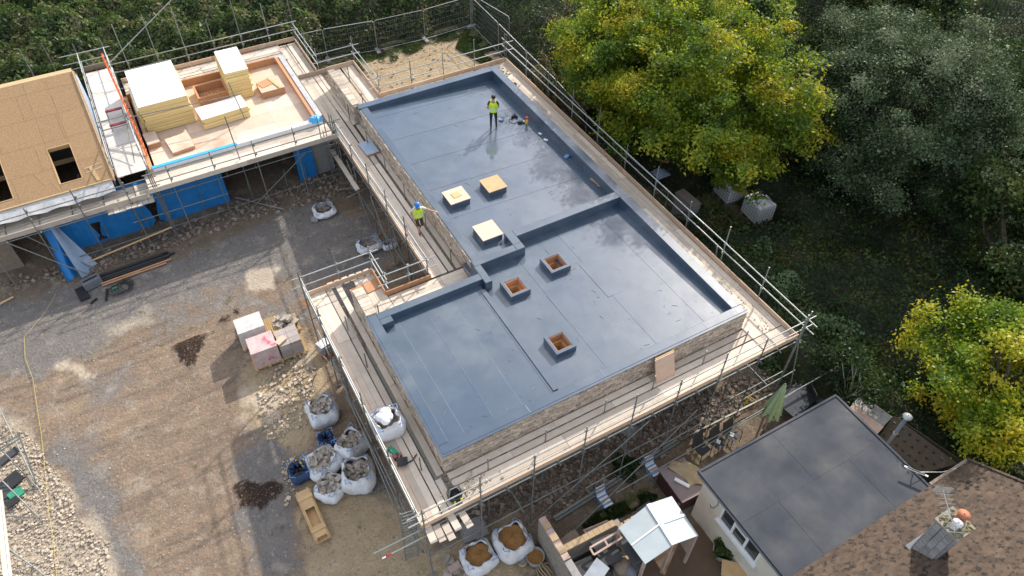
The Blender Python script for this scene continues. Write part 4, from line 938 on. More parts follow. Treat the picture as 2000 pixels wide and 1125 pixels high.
p = G(556, 640); t = thing('stone_heap', 'pallet heaped with loose flat walling stones', 'stones', p); c, mr = pallet(t, p[0], p[1], p[2]+.01, pr)
rng = random.Random(5)
for i in range(60):
    o = Vector((rng.uniform(-.5, .5), rng.uniform(-.42, .42), 0)); hh = .16+.55*(1-max(abs(o.x)/.62, abs(o.y)/.55))*rng.random()
    b = MB(); b.rock((0, 0, 0), rng.uniform(.2, .34), rng, .55); b.build('walling_stone', m_rub, t).matrix_basis = Matrix.Translation(c+mr@o+Vector((0, 0, hh)))
p = G(535, 652); t = thing('pallet', 'empty timber pallets standing between the block packs', 'pallet', p); 
for k_ in range(3): pallet(t, p[0], p[1], p[2]+.16*k_, pr, .6, 1.1)
p = G(478, 655); t = thing('pallet', 'single timber pallet edge left of the white pack', 'pallet', p); pallet(t, p[0]+.1, p[1], p[2]+.01, pr, .5, 1.2)
# timber trough
q0, q1 = Vector(G(593, 966)), Vector(G(634, 1060)); dv = (q1-q0); dv.z = 0; L_ = dv.length; ax = dv.normalized(); ay = Vector((-ax.y, ax.x, 0)); zz = gz(q0.x, q0.y)+.03
t = thing('timber_trough', 'long pale timber shuttering box lying on the tan ground', 'timber box', tuple((q0+q1)/2))
mt = Matrix((ax, ay, Vector((0, 0, 1)))).transposed(); cc = (q0+q1)/2; cc.z = zz
for s_ in (-.19, .19): MB().box(cc+ay*s_+Vector((0, 0, .17)), (L_, .045, .30), mt).build('side_board', m_timber, t); MB().box(cc+ay*(s_*1.28)+Vector((0, 0, .12)), (L_, .045, .2), mt).build('side_rail', m_timber, t)
MB().box(cc+Vector((0, 0, .02)), (L_, .34, .03), mt).build('bottom_board', m_timber, t)
for a in (-.42, .42): MB().box(cc+ax*(a*L_*.78)+Vector((0, 0, .33)), (.13, .5, .045), mt).build('cross_batten', m_timber, t)
for a, l in ((-.30, .38), (.36, .22)): MB().box(cc+ax*(a*L_)+Vector((0, 0, .29)), (L_*l, .36, .03), mt).build('top_board', m_timber, t)
# black pipes and bits
def lying(name, label, cat, a, b, r, m, n, step, z=.06, grp=None):
    a = Vector(G(*a)); b_ = Vector(G(*b)); d = (b_-a).normalized(); s_ = Vector((-d.y, d.x, 0)); t = thing(name, label, cat, tuple(a), grp)
    for i in range(n): 
        o = s_*(i*step)+Vector((0, 0, z+.05*(i % 2))); MB().tube(a+o, b_+o+d*(.25*(i % 3)), r, 8).build('length', m, t)
    return t
lying('pipe_bundle', 'bundle of black plastic pipes lying below the blue wall', 'pipes', (196, 552), (322, 508), .055, m_black, 5, .10)
lying('timber_lengths', 'reddish timber lengths beside the black pipes', 'timber', (200, 560), (326, 515), .035, m_plyo, 2, .09)
lying('timber_batten', 'single pale batten at the end of the black pipes', 'timber', (228, 546), (275, 531), .03, m_timber, 1, .09)
p = G(183, 557); t = MB().box((p[0], p[1], p[2]+.2), (.75, .42, .36), rotz(.25)).build('tool_case', m_grey, None, label='blue-grey plastic tool case at the pipe ends', cat='case')
k = MB(); k.box((p[0], p[1], p[2]+.40), (.6, .06, .05), rotz(.25)); k.build('handle', m_black, t)
p = G(162, 574); MB().box((p[0], p[1], p[2]+.04), (.42, .85, .05), rotz(.15)).build('rubber_mat', m_black, None, label='dark rubber mat lying below the tool case', cat='mat')
p = G(232, 566); t = thing('cable_coils', 'tangle of black cable and tools on the gravel', 'cables', p)
for i in range(5):
    k = MB(); k.path([(p[0]+.45*math.cos(a*.7+i)*(1-.1*i)+.1*i, p[1]+.35*math.sin(a*.7+i), p[2]+.05+.02*i) for a in range(10)], .018, 5); k.build('cable', m_black, t)
MB().box((p[0]-.1, p[1]+.1, p[2]+.06), (.22, .1, .08)).build('green_tool', m_green, t); MB().box((p[0]-.5, p[1]-.1, p[2]+.05), (.08, .7, .06), rotz(-.2)).build('black_bar', m_black, t)
p = G(184, 590); MB().bar((p[0]-.15, p[1]-.05, p[2]+.04), (p[0]+.15, p[1]+.12, p[2]+.04), .07, .06).build('black_bracket', m_black, None, label='small black bracket on the gravel below the rubber mat', cat='bracket')
# wires / rope
pts = [(110, 575), (90, 610), (48, 660), (50, 700), (65, 740), (74, 800), (82, 850), (90, 930), (96, 1000), (106, 1060), (112, 1130)]
MB().path([Vector(G(*q))+Vector((0, 0, .04)) for q in pts], .006, 5).build('rope', m_rope, None, label='thin yellow rope trailing down the left side of the yard', cat='rope')
# loose stones as stuff
def scatter(name, label, polys, n, smin, smax, m, seed, flat=.8):
    rng = random.Random(seed); b = MB(); P = []
    for poly in polys:
        q = gp(*poly); xs_ = [a for a, _ in q]; ys_ = [a for _, a in q]; P.append((q, min(xs_), max(xs_), min(ys_), max(ys_)))
    cnt = 0; tries = 0
    ar = [(p[2]-p[1])*(p[4]-p[3]) for p in P]
    while cnt < n and tries < n*8:
        tries += 1; p = rng.choices(P, ar)[0]; x = rng.uniform(p[1], p[2]); y = rng.uniform(p[3], p[4]); ins = False; q = p[0]
        for i in range(len(q)):
            x0, y0 = q[i]; x1, y1 = q[(i+1) % len(q)]
            if (y0 > y) != (y1 > y) and x < (x1-x0)*(y-y0)/(y1-y0)+x0: ins = not ins
        if not ins: continue
        s_ = smin+(smax-smin)*rng.random()**3; b.rock((x, y, gz(x, y)+s_*.2), s_, rng, flat); cnt += 1
    return b.build(name, m, None, label=label, cat='stones', kind='stuff')
scatter('loose_stones', 'pale stones strewn along the left edge of the yard', [[(-40, 800), (60, 850), (140, 960), (150, 1010), (215, 1060), (205, 1140), (-40, 1140)]], 3600, .03, .12, m_gravel, 1, .5)
scatter('loose_stones', 'small light stones strewn over the yard gravel', [[(0, 560), (740, 400), (740, 560), (600, 640), (600, 900), (590, 1130), (150, 1130), (0, 800)]], 520, .015, .05, m_gravel, 2)
scatter('rubble', 'brown rubble below the half-built house', [[(0, 560), (150, 545), (300, 495), (520, 420), (700, 380), (690, 320), (460, 395), (280, 470), (0, 550)]], 1300, .05, .2, m_gravd, 3)
scatter('rubble', 'brown stone rubble between the front scaffold and the garden', [[(850, 1060), (1000, 1000), (1080, 1000), (1320, 870), (1560, 740), (1560, 690), (1300, 800), (830, 1030)], [(1060, 1010), (1100, 1000), (1300, 890), (1320, 860), (1180, 930)]], 3600, .04, .19, m_gravd, 4)
scatter('loose_stones', 'pale stones heaped by the leftmost bulk bag', [[(500, 760), (560, 700), (620, 720), (600, 830), (520, 870)], [(550, 900), (600, 880), (560, 1000)]], 500, .05, .16, m_gravel, 5)
scatter('loose_stones', 'stones gathered beside the slumped sand bag', [[(870, 1090), (925, 1090), (930, 1125), (870, 1130)]], 60, .12, .3, m_rub, 6)
scatter('loose_stones', 'stones on the bare soil behind the building', [[(690, 130), (900, 60), (960, 100), (740, 190)]], 160, .03, .14, m_gravel, 7)
for (px, s_, lab) in (((1225, 840), .55, 'flat slab lying under the front scaffold'), ((925, 1035), .75, 'broad flat slab behind the sand bags'), ((880, 815+230), .2, 'small slab below the board ends'), ((715, 955), .38, 'grey slab beside the tallest bulk bag'), ((615, 470-40), .3, 'flat stone in the yard below the open bag')):
    p = G(*px); MB().box((p[0], p[1], p[2]+.05), (s_*1.2, s_, .09), rotz(s_*4)).build('stone_slab', m_block, None, label=lab, cat='slab')
p = G(1020, 1100); t = thing('rubber_bucket', 'small mortar bucket right of the sand bags', 'bucket', p, 'buckets'); MB().lathe([(.15, 0), (.2, .3), (.185, .3), (.14, .05)], 16, p, False).build('tub', m_tan, t, True); MB().lathe([(.17, .2), (.01, .22)], 16, p, False).build('slurry', m_block, t)
p = G(1045, 1095); t = thing('rubber_bucket', 'large grey tub beside the garden wall', 'bucket', p, 'buckets'); MB().lathe([(.24, 0), (.32, .42), (.30, .42), (.22, .06)], 18, p, False).build('tub', m_block, t, True); MB().lathe([(.27, .3), (.01, .32)], 18, p, False).build('slurry', m_sand, t)
p = G(1065, 1122); k = MB(); k.path([(p[0]+(.5-.02*a)*math.cos(a*.6)*(.8+.2*math.sin(a)), p[1]+(.35)*math.sin(a*.6), p[2]+.05+.01*a) for a in range(34)], .022, 5); k.build('hose', m_tan, None, label='coiled tan hose below the mortar tub', cat='hose')
p = G(888, 1112); t = MB(); [t.box((p[0]+.0, p[1], p[2]+.07+.11*i), (.42, .22, .10), rotz(.1*i)) for i in range(2)]; t.build('block_pair', m_pink, None, label='two pink blocks left of the slumped sand bag', cat='blocks')
# left-edge scaffold bay and plates
t = thing('scaffold', 'scaffold bay cut off by the left edge, its tubes over the pale stones', 'scaffold', tuple(WG(20, 1000)))
pz = lambda x, y, dz=0: tuple(WG(x, y, dz))
for a, b_, za, zb in (((-5, 790), (75, 955), .6, .2), ((0, 935), (80, 1015), .9, .1), ((-5, 870), (75, 955), 1.2, .2), ((35, 845), (75, 955), 1.6, .1), ((-5, 1055), (95, 1130), 1.0, .1), ((10, 1008), (90, 1012), .4, .2), ((-5, 870), (40, 850), 1.2, 1.5), ((-5, 885), (40, 855), 1.2, 1.5), ((62, 1108), (62, 1130), .3, .1), ((20, 1120), (65, 1105), .6, .4)):
    tube_(t, 'brace_tube', W(*a, za-1.2), W(*b_, zb-1.2))
MB().bar(W(-4, 960, 1.2), W(16, 1135, 1.2), .22, .04).build('toe_board', m_board, t); tube_(t, 'guard_rail', W(1, 960, 1.6), W(19, 1135, 1.6), m_steelb)
for i, (px, py, a, s_, m) in enumerate(((18, 893, .5, (.75, .3), m_dgrey), (22, 945, .5, (.8, .55), m_black), (10, 965, .2, (.5, .6), m_dgrey), (35, 968, .4, (.45, .4), m_green), (28, 985, .3, (.4, .3), m_black))):
    p = G(px, py); nm = ['dark grey plate on the pale stones at the left edge', 'larger black plate over the green sheet', 'dark plate nearest the left edge', 'green sheet between the black plates', 'small black plate below the green sheet'][i]
    MB().box((p[0], p[1], p[2]+.08+.02*i), (*s_, .05), rotz(a)).build('ground_plate' if m is not m_green else 'green_sheet', m, None, label=nm, cat='plate' if m is not m_green else 'sheet')
p = G(10, 590); MB().bar((p[0]-.3, p[1]-.1, p[2]+.05), (p[0]+.35, p[1]+.1, p[2]+.05), .09, .04).build('timber_batten', m_timber, None, label='short batten on the gravel at the left edge', cat='timber')
MB().tube(Vector(G(462, 393))+Vector((0, 0, .25)), Vector(G(556, 412))+Vector((0, 0, .1)), .024, 8).build('scaffold_tube', m_steelb, None, label='long loose tube lying on the rubble below the wide opening', cat='scaffold tube')
# ================================================================ site fence
def fence_panel(a, b_, lab, h=2.0):
    a = Vector(a); b_ = Vector(b_); t = thing('fence_panel', lab, 'fence', tuple(a), 'mesh panels of the site fence'); u = Vector((0, 0, 1)); d = (b_-a)
    MB().path([a+u*.1, a+u*(h-.12), a+d*.03+u*h, b_-d*.03+u*h, b_+u*(h-.12), b_+u*.1], .021, 8).build('frame', m_steelb, t)
    MB().tube(a+u*.14, b_+u*.14, .018, 6).build('bottom_rail', m_steelb, t)
    k = MB(); n = int(d.length/.14)
    for i in range(1, n): k.tube(a+d*(i/n)+u*.14, a+d*(i/n)+u*(h-.02), .0028, 3, cap=False)
    for z in (.45, .8, 1.15, 1.5, 1.8): k.tube(a+u*z, b_+u*z, .0032, 3, cap=False)
    k.build('wire_mesh', m_wire, t, kind='stuff')
    MB().box(a+Vector((0, 0, .06)), (.7, .22, .13), rotz(math.atan2(d.y, d.x)+1.57)).build('foot_block', m_block, t)
fp = [(4.5, 28.9), (6.0, 28.85), (9.0, 28.45), (12.1, 28.3), (15.35, 28.5)]
labs = ['short fence panel by the corner of the rear scaffold', 'fence panel right of the rear scaffold corner', 'fence panel behind the bare soil', 'fence panel left of the fence corner']
for i in range(4): fence_panel((*fp[i], gz(*fp[i])), (*fp[i+1], gz(*fp[i+1])), labs[i])
fq = [(15.4, 28.45), (15.45, 25.0), (15.45, 21.7), (15.5, 18.5), (15.35, 15.2), (15.3, 11.9), (15.6, 8.6)]
labs = ['fence panel running back from the fence corner', 'fence panel right of the rear roof corner', 'fence panel below the yellow-green tree, nearest the roof corner', 'fence panel half hidden by the yellow-green tree', 'fence panel under the yellow-green branches', 'fence panel beside the timber pile']
for i in range(6): fence_panel((*fq[i], gz(*fq[i])), (*fq[i+1], gz(*fq[i+1])), labs[i])
fence_panel((15.6, 28.7, -.05), (16.3, 25.2, -.1), 'second fence panel leaning behind the fence corner')
# ================================================================ things along the tree side
def ibc(px, label, rz, hz=.0, junk=False):
    p = WG(*px); p = (p.x, p.y, gz(p.x, p.y)+hz); t = thing('water_tank', label, 'water tank', p, 'caged water tanks'); m = rotz(rz); c = Vector(p)
    def bx(o, d): return c+m@Vector(o), d
    k = MB(); e = .06
    for z0, z1, s_ in ((.16, .2, -.04), (.2, 1.08, 0), (1.08, 1.14, -.05)): k.box(c+Vector((0, 0, (z0+z1)/2)), (.98+s_, 1.16+s_, z1-z0), m)
    k.lathe([(.12, 1.14), (.12, 1.19), (.0, 1.19)], 14, c, False); k.build('tank', m_ibcw, t)
    k = MB()
    for z in (.2, .38, .56, .74, .92, 1.10):
        q = [c+m@Vector((x, y, z)) for x, y in ((-.52, -.61), (.52, -.61), (.52, .61), (-.52, .61), (-.52, -.61))]
        for a, b_ in zip(q, q[1:]): k.tube(a, b_, .008, 4)
    for i in range(7):
        for x, y in ((-.52+1.04*i/6, -.61), (-.52+1.04*i/6, .61), (-.52, -.61+1.22*i/6), (.52, -.61+1.22*i/6)): q = c+m@Vector((x, y, .14)); k.tube(q, q+Vector((0, 0, 1.0)), .007, 4)
    for x in (-.25, .25): k.tube(c+m@Vector((x, -.61, 1.15)), c+m@Vector((x, .61, 1.15)), .012, 4)
    k.build('cage', m_steel, t)
    for j in (-.5, 0, .5): MB().box(c+m@Vector((0, j, .07)), (1.05, .12, .13), m).build('pallet_runner', m_timd, t)
    if junk:
        k = MB(); k.path([c+m@Vector((.1+.22*math.cos(a*.8)*(1-.02*a), .15+.2*math.sin(a*.8), 1.2+.008*a)) for a in range(26)], .018, 5); k.path([c+m@Vector(q) for q in ((.1, .3, 1.2), (.3, -.1, 1.22), (.5, -.55, 1.15), (.56, -.66, .6), (.56, -.66, .1))], .018, 5); k.build('hose', m_black, None, label='black hose coiled on top of the caged water tank', cat='hose')
ibc((1475, 425), 'white caged water tank standing clear in the undergrowth', -.10, 0, True); ibc((1420, 385), 'white caged water tank overhung by the yellow-green branches', -.10)
p = WG(1335, 425); t = thing('utility_cabinet', 'pale grey box standing behind the tree-side guard rail', 'cabinet', tuple(p)); MB().box((p.x, p.y, p.z+.62), (.5, 1.25, 1.2), rotz(.05)).build('body', m_block, t); MB().box((p.x, p.y, p.z+1.24), (.56, 1.3, .04), rotz(.05)).build('lid', m_path, t)
p = WG(1270, 330); t = thing('timber_pile', 'tan timber lengths leaning over the tree-side fence', 'timber', tuple(p))
for i in range(4): MB().bar((p.x-1.0+.2*i, p.y+1.2, p.z+.7+.05*i), (p.x+.35+.18*i, p.y-.9, p.z+.9), .1, .06).build('timber_length', m_timber if i != 2 else m_toe, t)
k = MB(); k.grid(lambda u, v: (p.x-.1+1.3*u, p.y-1.0+1.3*v, p.z+.5+.35*math.sin(3*u)*math.sin(2.5*v)+.1*math.sin(9*u+5*v)), 12, 10); k.build('tarpaulin', m_tarp, None, True, label='blue tarpaulin over the timber by the tree side', cat='tarpaulin')
k = MB(); k.grid(lambda u, v: (p.x-.6+.8*u, p.y-1.4+.7*v, p.z+.5+.2*math.sin(3*u)*math.sin(2.5*v)), 8, 8); k.build('plastic_sheet', m_bluel, None, True, label='pale blue plastic beside the tree-side tarpaulin', cat='plastic sheet')
# ================================================================ neighbour's garden and house
GG = -1.5
ext = thing('flat_roof_extension', 'cream rendered extension with a dark grey felt flat roof', 'extension', (10, -6, GG))
X0, X1, Y0, Y1, ZT = 7.30, 13.42, -7.75, -3.68, 1.45
WX0 = 7.52
b = MB()
win = (-6.62, -4.86, .02, .98)
for (a, c, d, e) in rects(-7.9, -3.86, GG-.2, ZT-.2, [win]): b.b2(WX0, WX0+.22, a, c, d, e)
b.build('wall', m_render, ext); MB().b2(WX0+.22, 13.2, -4.08, -3.86, GG-.2, ZT-.2).build('wall', m_render, ext); MB().b2(12.98, 13.2, -7.9, -4.08, GG-.2, ZT-.2).build('wall', m_render, ext)
MB().b2(WX0+.9, 12.9, -7.8, -4.1, GG, GG+.1).build('floor', m_dark, ext)
for i in range(4):
    x0 = X0+i*1.53; 
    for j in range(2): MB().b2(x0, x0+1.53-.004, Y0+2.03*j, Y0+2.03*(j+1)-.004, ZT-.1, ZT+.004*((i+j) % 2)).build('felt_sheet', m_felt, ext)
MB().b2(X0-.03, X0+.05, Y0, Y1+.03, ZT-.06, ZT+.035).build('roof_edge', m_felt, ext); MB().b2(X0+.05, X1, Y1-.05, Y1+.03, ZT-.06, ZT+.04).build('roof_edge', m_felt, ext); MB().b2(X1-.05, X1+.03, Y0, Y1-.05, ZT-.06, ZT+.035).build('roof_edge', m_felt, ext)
MB().b2(X0+.06, X0+.15, Y0, Y1-.1, ZT-.26, ZT-.104).build('fascia', m_white, ext); MB().b2(X0+.16, X1-.1, Y1-.14, Y1-.06, ZT-.26, ZT-.104).build('fascia', m_white, ext)
MB().tube((X0+.0, Y0, ZT-.14), (X0+.0, Y1, ZT-.14), .05, 8).build('gutter', m_grey, ext)
MB().tube((X0+.2, Y1+.03, ZT-.14), (X1, Y1+.03, ZT-.14), .04, 8).build('gutter', m_white, ext)
wn_ = ring_obj = MB(); a, c, d, e = win; xw = WX0+.02
for (p, q, r0, s0) in ((a, c, d, d+.07), (a, c, e-.07, e), (a, a+.07, d+.07, e-.07), (c-.07, c, d+.07, e-.07), (a+.55, a+.63, d+.07, e-.07), (a+1.13, a+1.21, d+.07, e-.07)): wn_.b2(WX0-.02, WX0+.07, p, q, r0, s0)
wn_.b2(WX0-.025, WX0+.06, a+.63, a+1.13, e-.32, e-.27)
w1 = wn_.build('window', m_white, ext); MB().b2(WX0+.03, WX0+.045, a+.06, c-.06, d+.06, e-.06).build('pane', m_glass, w1); MB().b2(WX0-.12, WX0+.04, a-.06, c+.06, d-.06, d-.004).build('sill', m_white, w1)
MB().path([(WX0-.02, -4.6, 1.0), (WX0-.02, -4.65, .6), (WX0-.02, -4.55, .2), (WX0-.02, -4.45, .1), (WX0-.02, -4.40, .2)], .012, 5).build('cable', m_cable, ext)
# tiled house roof
hs = thing('tiled_house', 'brown mossy tiled roof of the neighbouring house', 'house', (10, -9, GG))
eY, eZ, pit = -7.70, 1.50, R(32)
ct, st = math.cos(pit), math.sin(pit)
rng = random.Random(9)
tiles = MB(); g = .10
nr = int(4.6/g)
for r in range(nr):
    s0 = r*g; x = 5.6+(.083 if r % 2 else 0)
    while x < 15.2:
        w = .163; y = eY-s0*ct; z = eZ+s0*st; l = rng.uniform(-.004, .006); k = .155
        tiles.add([(x, y+.02, z+.022+l), (x+w, y+.02, z+.022+l), (x+w, y-k*ct, z+.0+k*st), (x, y-k*ct, z+k*st), (x, y+.02, z-.006+l), (x+w, y+.02, z-.006+l)], [(3, 2, 1, 0), (0, 1, 5, 4)])
        x += .166
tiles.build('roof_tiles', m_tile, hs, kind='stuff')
k = MB(); k.add([(5.5, eY+.01, eZ-.03), (15.25, eY+.01, eZ-.03), (15.25, eY-4.8*ct, eZ-.03+4.8*st), (5.5, eY-4.8*ct, eZ-.03+4.8*st)], [(0, 1, 2, 3)]); k.build('roof_underlay', m_dark, hs)
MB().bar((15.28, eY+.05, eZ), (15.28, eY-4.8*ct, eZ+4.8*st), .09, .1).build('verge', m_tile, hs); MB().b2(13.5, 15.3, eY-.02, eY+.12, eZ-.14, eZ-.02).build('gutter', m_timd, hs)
MB().b2(13.4, 15.1, eY-.35, eY-.1, GG, eZ-.12).build('wall', m_brickb, hs); MB().b2(14.9, 15.1, eY-4.8, eY-.35, GG, eZ-.1).build('wall', m_brickb, hs)
# chimney
ch = thing('chimney_stack', 'pale grey brick chimney rising from the tiled roof', 'chimney', (11, -9.4, 2))
def onroof(px, py): return WP(px, py, eZ, eY, -math.tan(pit))
cb = onroof(1815, 1072); zb = cb.z-.35; zt = cb.z+1.55; hw = .27
rng = random.Random(4); k = MB(); z = zb
while z < zt-.04:
    off = .0 if int((z-zb)/.075) % 2 else .11; h = .068
    for sx, sy, n in ((1, 0, 3), (-1, 0, 3), (0, 1, 3), (0, -1, 3)):
        for i in range(n):
            u = -hw+(i+.5)*2*hw/n; 
            c_ = (cb.x+(sx*hw if sx else u), cb.y+(sy*hw if sy else u), z+h/2); L_ = 2*hw/n-.008; j = rng.uniform(0, .012)
            k.box(c_, (.1+j, L_, h) if sx else (L_, .1+j, h))
    z += .077
k.build('brick_courses', m_brick, ch, kind='stuff'); MB().b2(cb.x-hw+.03, cb.x+hw-.03, cb.y-hw+.03, cb.y+hw-.03, zb, zt-.02).build('core', m_block, ch)
MB().b2(cb.x-hw-.1, cb.x+hw+.1, cb.y-hw-.1, cb.y+hw+.1, zt, zt+.10).build('capping', m_wall, ch)
k = MB(); rng = random.Random(6)
for i in range(60): k.rock((cb.x+rng.uniform(-.33, .33), cb.y+rng.uniform(-.33, .33), zt+.11), rng.uniform(.04, .1), rng)
k.build('moss_clumps', M('moss', (.16, .15, .06), (.22, .2, .1), 9, .95), ch, kind='stuff')
MB().b2(cb.x-.42, cb.x+.42, cb.y-.02, cb.y+.42, cb.z-.22, cb.z-.15).build('lead_flashing', m_grey, ch)
MB().lathe([(.15, 0), (.17, .05), (.13, .12), (.12, .28), (.17, .33), (.02, .36)], 16, (cb.x+.16, cb.y+.02, zt+.1), False).build('terracotta_pot', m_terra, ch, True)
MB().lathe([(.10, 0), (.10, .25), (.14, .28), (.02, .33)], 16, (cb.x-.14, cb.y-.05, zt+.1), False).build('metal_cowl', m_white, ch, True)
ae = thing('television_aerial', 'rooftop television aerial clamped to the chimney', 'aerial', (cb.x-.3, cb.y+.2, zt)); p = Vector((cb.x-.32, cb.y+.1, zt))
MB().tube(p+Vector((0, 0, -.8)), p+Vector((0, 0, .75)), .018, 6).build('mast', m_steel, ae); k = MB(); a0 = p+Vector((-.25, -.3, .55)); a1 = p+Vector((.35, .65, .72)); k.tube(a0, a1, .014, 5)
for i in range(10): q = a0.lerp(a1, i/9); k.tube(q+Vector((.18, -.12, 0)), q-Vector((.18, -.12, 0)), .008, 4)
k.build('boom', m_steelb, ae); k = MB(); [k.tube(a1+Vector((.2, -.14, z)), a1-Vector((.2, -.14, -z)), .008, 4) for z in (-.12, -.06, 0, .06, .12)]; k.build('reflector', m_steelb, ae)
# second aerial and flue beside the extension
p = W(1788, 922, 1.7); ae = thing('television_aerial', 'white panel aerial at the felt roof corner', 'aerial', (p.x, p.y, 1.4)); k = MB(); [k.box((p.x+.05*i, p.y-.08*i, 1.75), (.05, .35, .04), rotz(.5)) for i in range(-2, 3)]; k.build('panel', m_white, ae); MB().tube((p.x, p.y, 1.2), (p.x, p.y, 1.75), .018, 6).build('mast', m_steel, ae)
MB().path([p, W(1840, 922, 1.4), W(1868, 915, 1.5)], .012, 5).build('aerial_cable', m_white, None, label='white cable from the panel aerial to the tiled roof', cat='cable')
p = W(1735, 865, .4); fl = thing('flue', 'grey metal flue pipe with a shiny cowl beside the felt roof', 'flue', (p.x, p.y, GG)); q = p
MB().tube((q.x, q.y, GG), (q.x, q.y, 1.95), .065, 14).build('pipe', m_grey, fl, True); MB().lathe([(.09, 0), (.1, .05), (.15, .09), (.16, .13), (.02, .2)], 16, (q.x, q.y, 1.95), False).build('cowl', m_steelb, fl, True); MB().tube((q.x, q.y, 1.0), (q.x, q.y, 1.06), .073, 14).build('band', m_steelb, fl)
# garden ground sheets
def sheet(name, poly, z, m, label): return MB().prism(poly, z-.2, z).build(name, m, None, label=label, kind='structure')
sheet('path', [(2.1, -3.35), (7.4, -2.9), (15.5, -2.75), (15.5, -3.6), (7.45, -3.75), (5.0, -3.95), (2.1, -4.2)], GG+.034, m_path, 'dusty concrete path along the garden boundary')
sheet('yard', [(2.05, -4.22), (7.5, -4.3), (7.5, -9), (2.05, -9)], GG+.03, M('brown_yard', (.13, .085, .055), (.10, .065, .042), 2, .9, bump=.3), 'brown earth yard between the sheds and the extension')
# boundary walls
gw = thing('garden_wall', 'rendered garden wall with broken top at the end of the rubble strip', 'wall', (1.95, -3.6, GG))
p0, p1 = W(1058, 1012, .35), W(1130, 1130, .35)
dv = (p1-p0); dv.z = 0; ax = dv.normalized(); an = math.atan2(ax.y, ax.x)
MB().box(((p0+p1)/2+ax*.8)-Vector((0, 0, 1.0)), (dv.length+1.6, .22, 1.9), rotz(an)).build('rendered_panel', m_wall, gw)
for i in range(7): MB().box(p0+ax*(.11+.225*i)+Vector((0, 0, .01+.03*(i % 2))), (.215, .24, .11), rotz(an)).build('coping_brick', m_brickb if i % 2 else m_pink, gw)
MB().box(p0+ax*2.4+Vector((0, 0, -.02)), (1.6, .25, .09), rotz(an)).build('render_cap', m_block, gw)
lw = thing('garden_wall', 'low block wall with buff brick top between yard and path', 'wall', (3, -4.2, GG))
q0, q1 = W(1098, 1072, .0), W(1200, 1020, .0)
MB().box((q0+q1)/2-Vector((0, 0, .8)), ((q1-q0).length+.4, .2, 1.4), rotz(math.atan2(q1.y-q0.y, q1.x-q0.x))).build('block_wall', m_block, lw)
for i in range(10): MB().box(q0.lerp(q1, (i+.5)/10)+Vector((0, 0, -.05)), ((q1-q0).length/10-.008, .22, .08), rotz(math.atan2(q1.y-q0.y, q1.x-q0.x))).build('brick', m_brickb, lw)
# kerb stone line along the path, low rail
t = thing('boundary_rail', 'grey metal rail lying along the edge of the rubble strip', 'rail', tuple(WG(1150, 965)))
for o in (0, .12): MB().bar(WG(1085, 1020)+Vector((0, o, .12)), WG(1325, 868)+Vector((0, o, .16)), .09, .06).build('rail', m_steel, t)
MB().bar(WG(1325, 868)+Vector((0, 0, .3)), WG(1540, 760)+Vector((0, 0, .3)), .06, .06).build('rail', m_steel, t)
# corrugated canopy
def quadsheet(b, c, th=.02, cor=0, n=1):
    c = [Vector(q) for q in c]
    b.slab(lambda u, v: tuple((c[0].lerp(c[1], u)).lerp(c[3].lerp(c[2], u), v)+Vector((0, 0, cor*math.sin(u*n*6.283)))), n*4 if cor else 6, 4, th)
cn = thing('shed_roof', 'pale sheet roof of the small lean-to beside the extension', 'shed', (5.2, -4.6, GG))
za = .62; A = [W(1208, 1031, za), W(1266, 985, za+.16), W(1316, 1064, za+.16), W(1260, 1102, za)]; B_ = [A[1]+Vector((.02, 0, .01)), W(1312, 969, za+.05), W(1364, 1046, za+.05), A[2]+Vector((.02, 0, .01))]
for i, (u0, u1) in enumerate(((0, .48), (.5, 1))):
    for nm, Q in (('roof_sheet', A), ('roof_sheet', B_)):
        c = [Q[0].lerp(Q[3], u0), Q[1].lerp(Q[2], u0), Q[1].lerp(Q[2], u1), Q[0].lerp(Q[3], u1)]
        k = MB(); quadsheet(k, [q+Vector((0, 0, .006*i)) for q in c]); k.build(nm, m_corr, cn)
MB().bar(A[1]+Vector((0, 0, .03)), A[2]+Vector((0, 0, .03)), .14, .02).build('ridge_flashing', m_foil, cn); MB().bar(A[0].lerp(A[3], .49)+Vector((0, 0, .02)), A[1].lerp(A[2], .49)+Vector((0, 0, .03)), .05, .015).build('joint_strip', m_white, cn); MB().bar(B_[0].lerp(B_[3], .49)+Vector((0, 0, .03)), B_[1].lerp(B_[2], .49)+Vector((0, 0, .03)), .09, .015).build('joint_strip', m_foil, cn)
for q in (A[0], A[3], B_[1], B_[2], A[2]): MB().bar((q.x*.98+.1, q.y+.05*(1 if q.y < -4.6 else -1), GG), (q.x*.98+.1, q.y+.05*(1 if q.y < -4.6 else -1), q.z-.04), .09, .09).build('post', m_pink, cn)
for q0_, q1_ in ((B_[1], B_[2]),): MB().bar(q0_-Vector((.05, 0, .8)), q1_-Vector((.05, 0, .8)), .05, 1.3).build('side_boards', m_pink, cn)
k = MB(); 
for i in range(7): k.box(W(1215+13*i, 1030-7.5*i, .45)+Vector((0, .08, -.03)), (.2, .12, .09), rotz(-.02))
k.build('brick_course', m_brickb, cn)
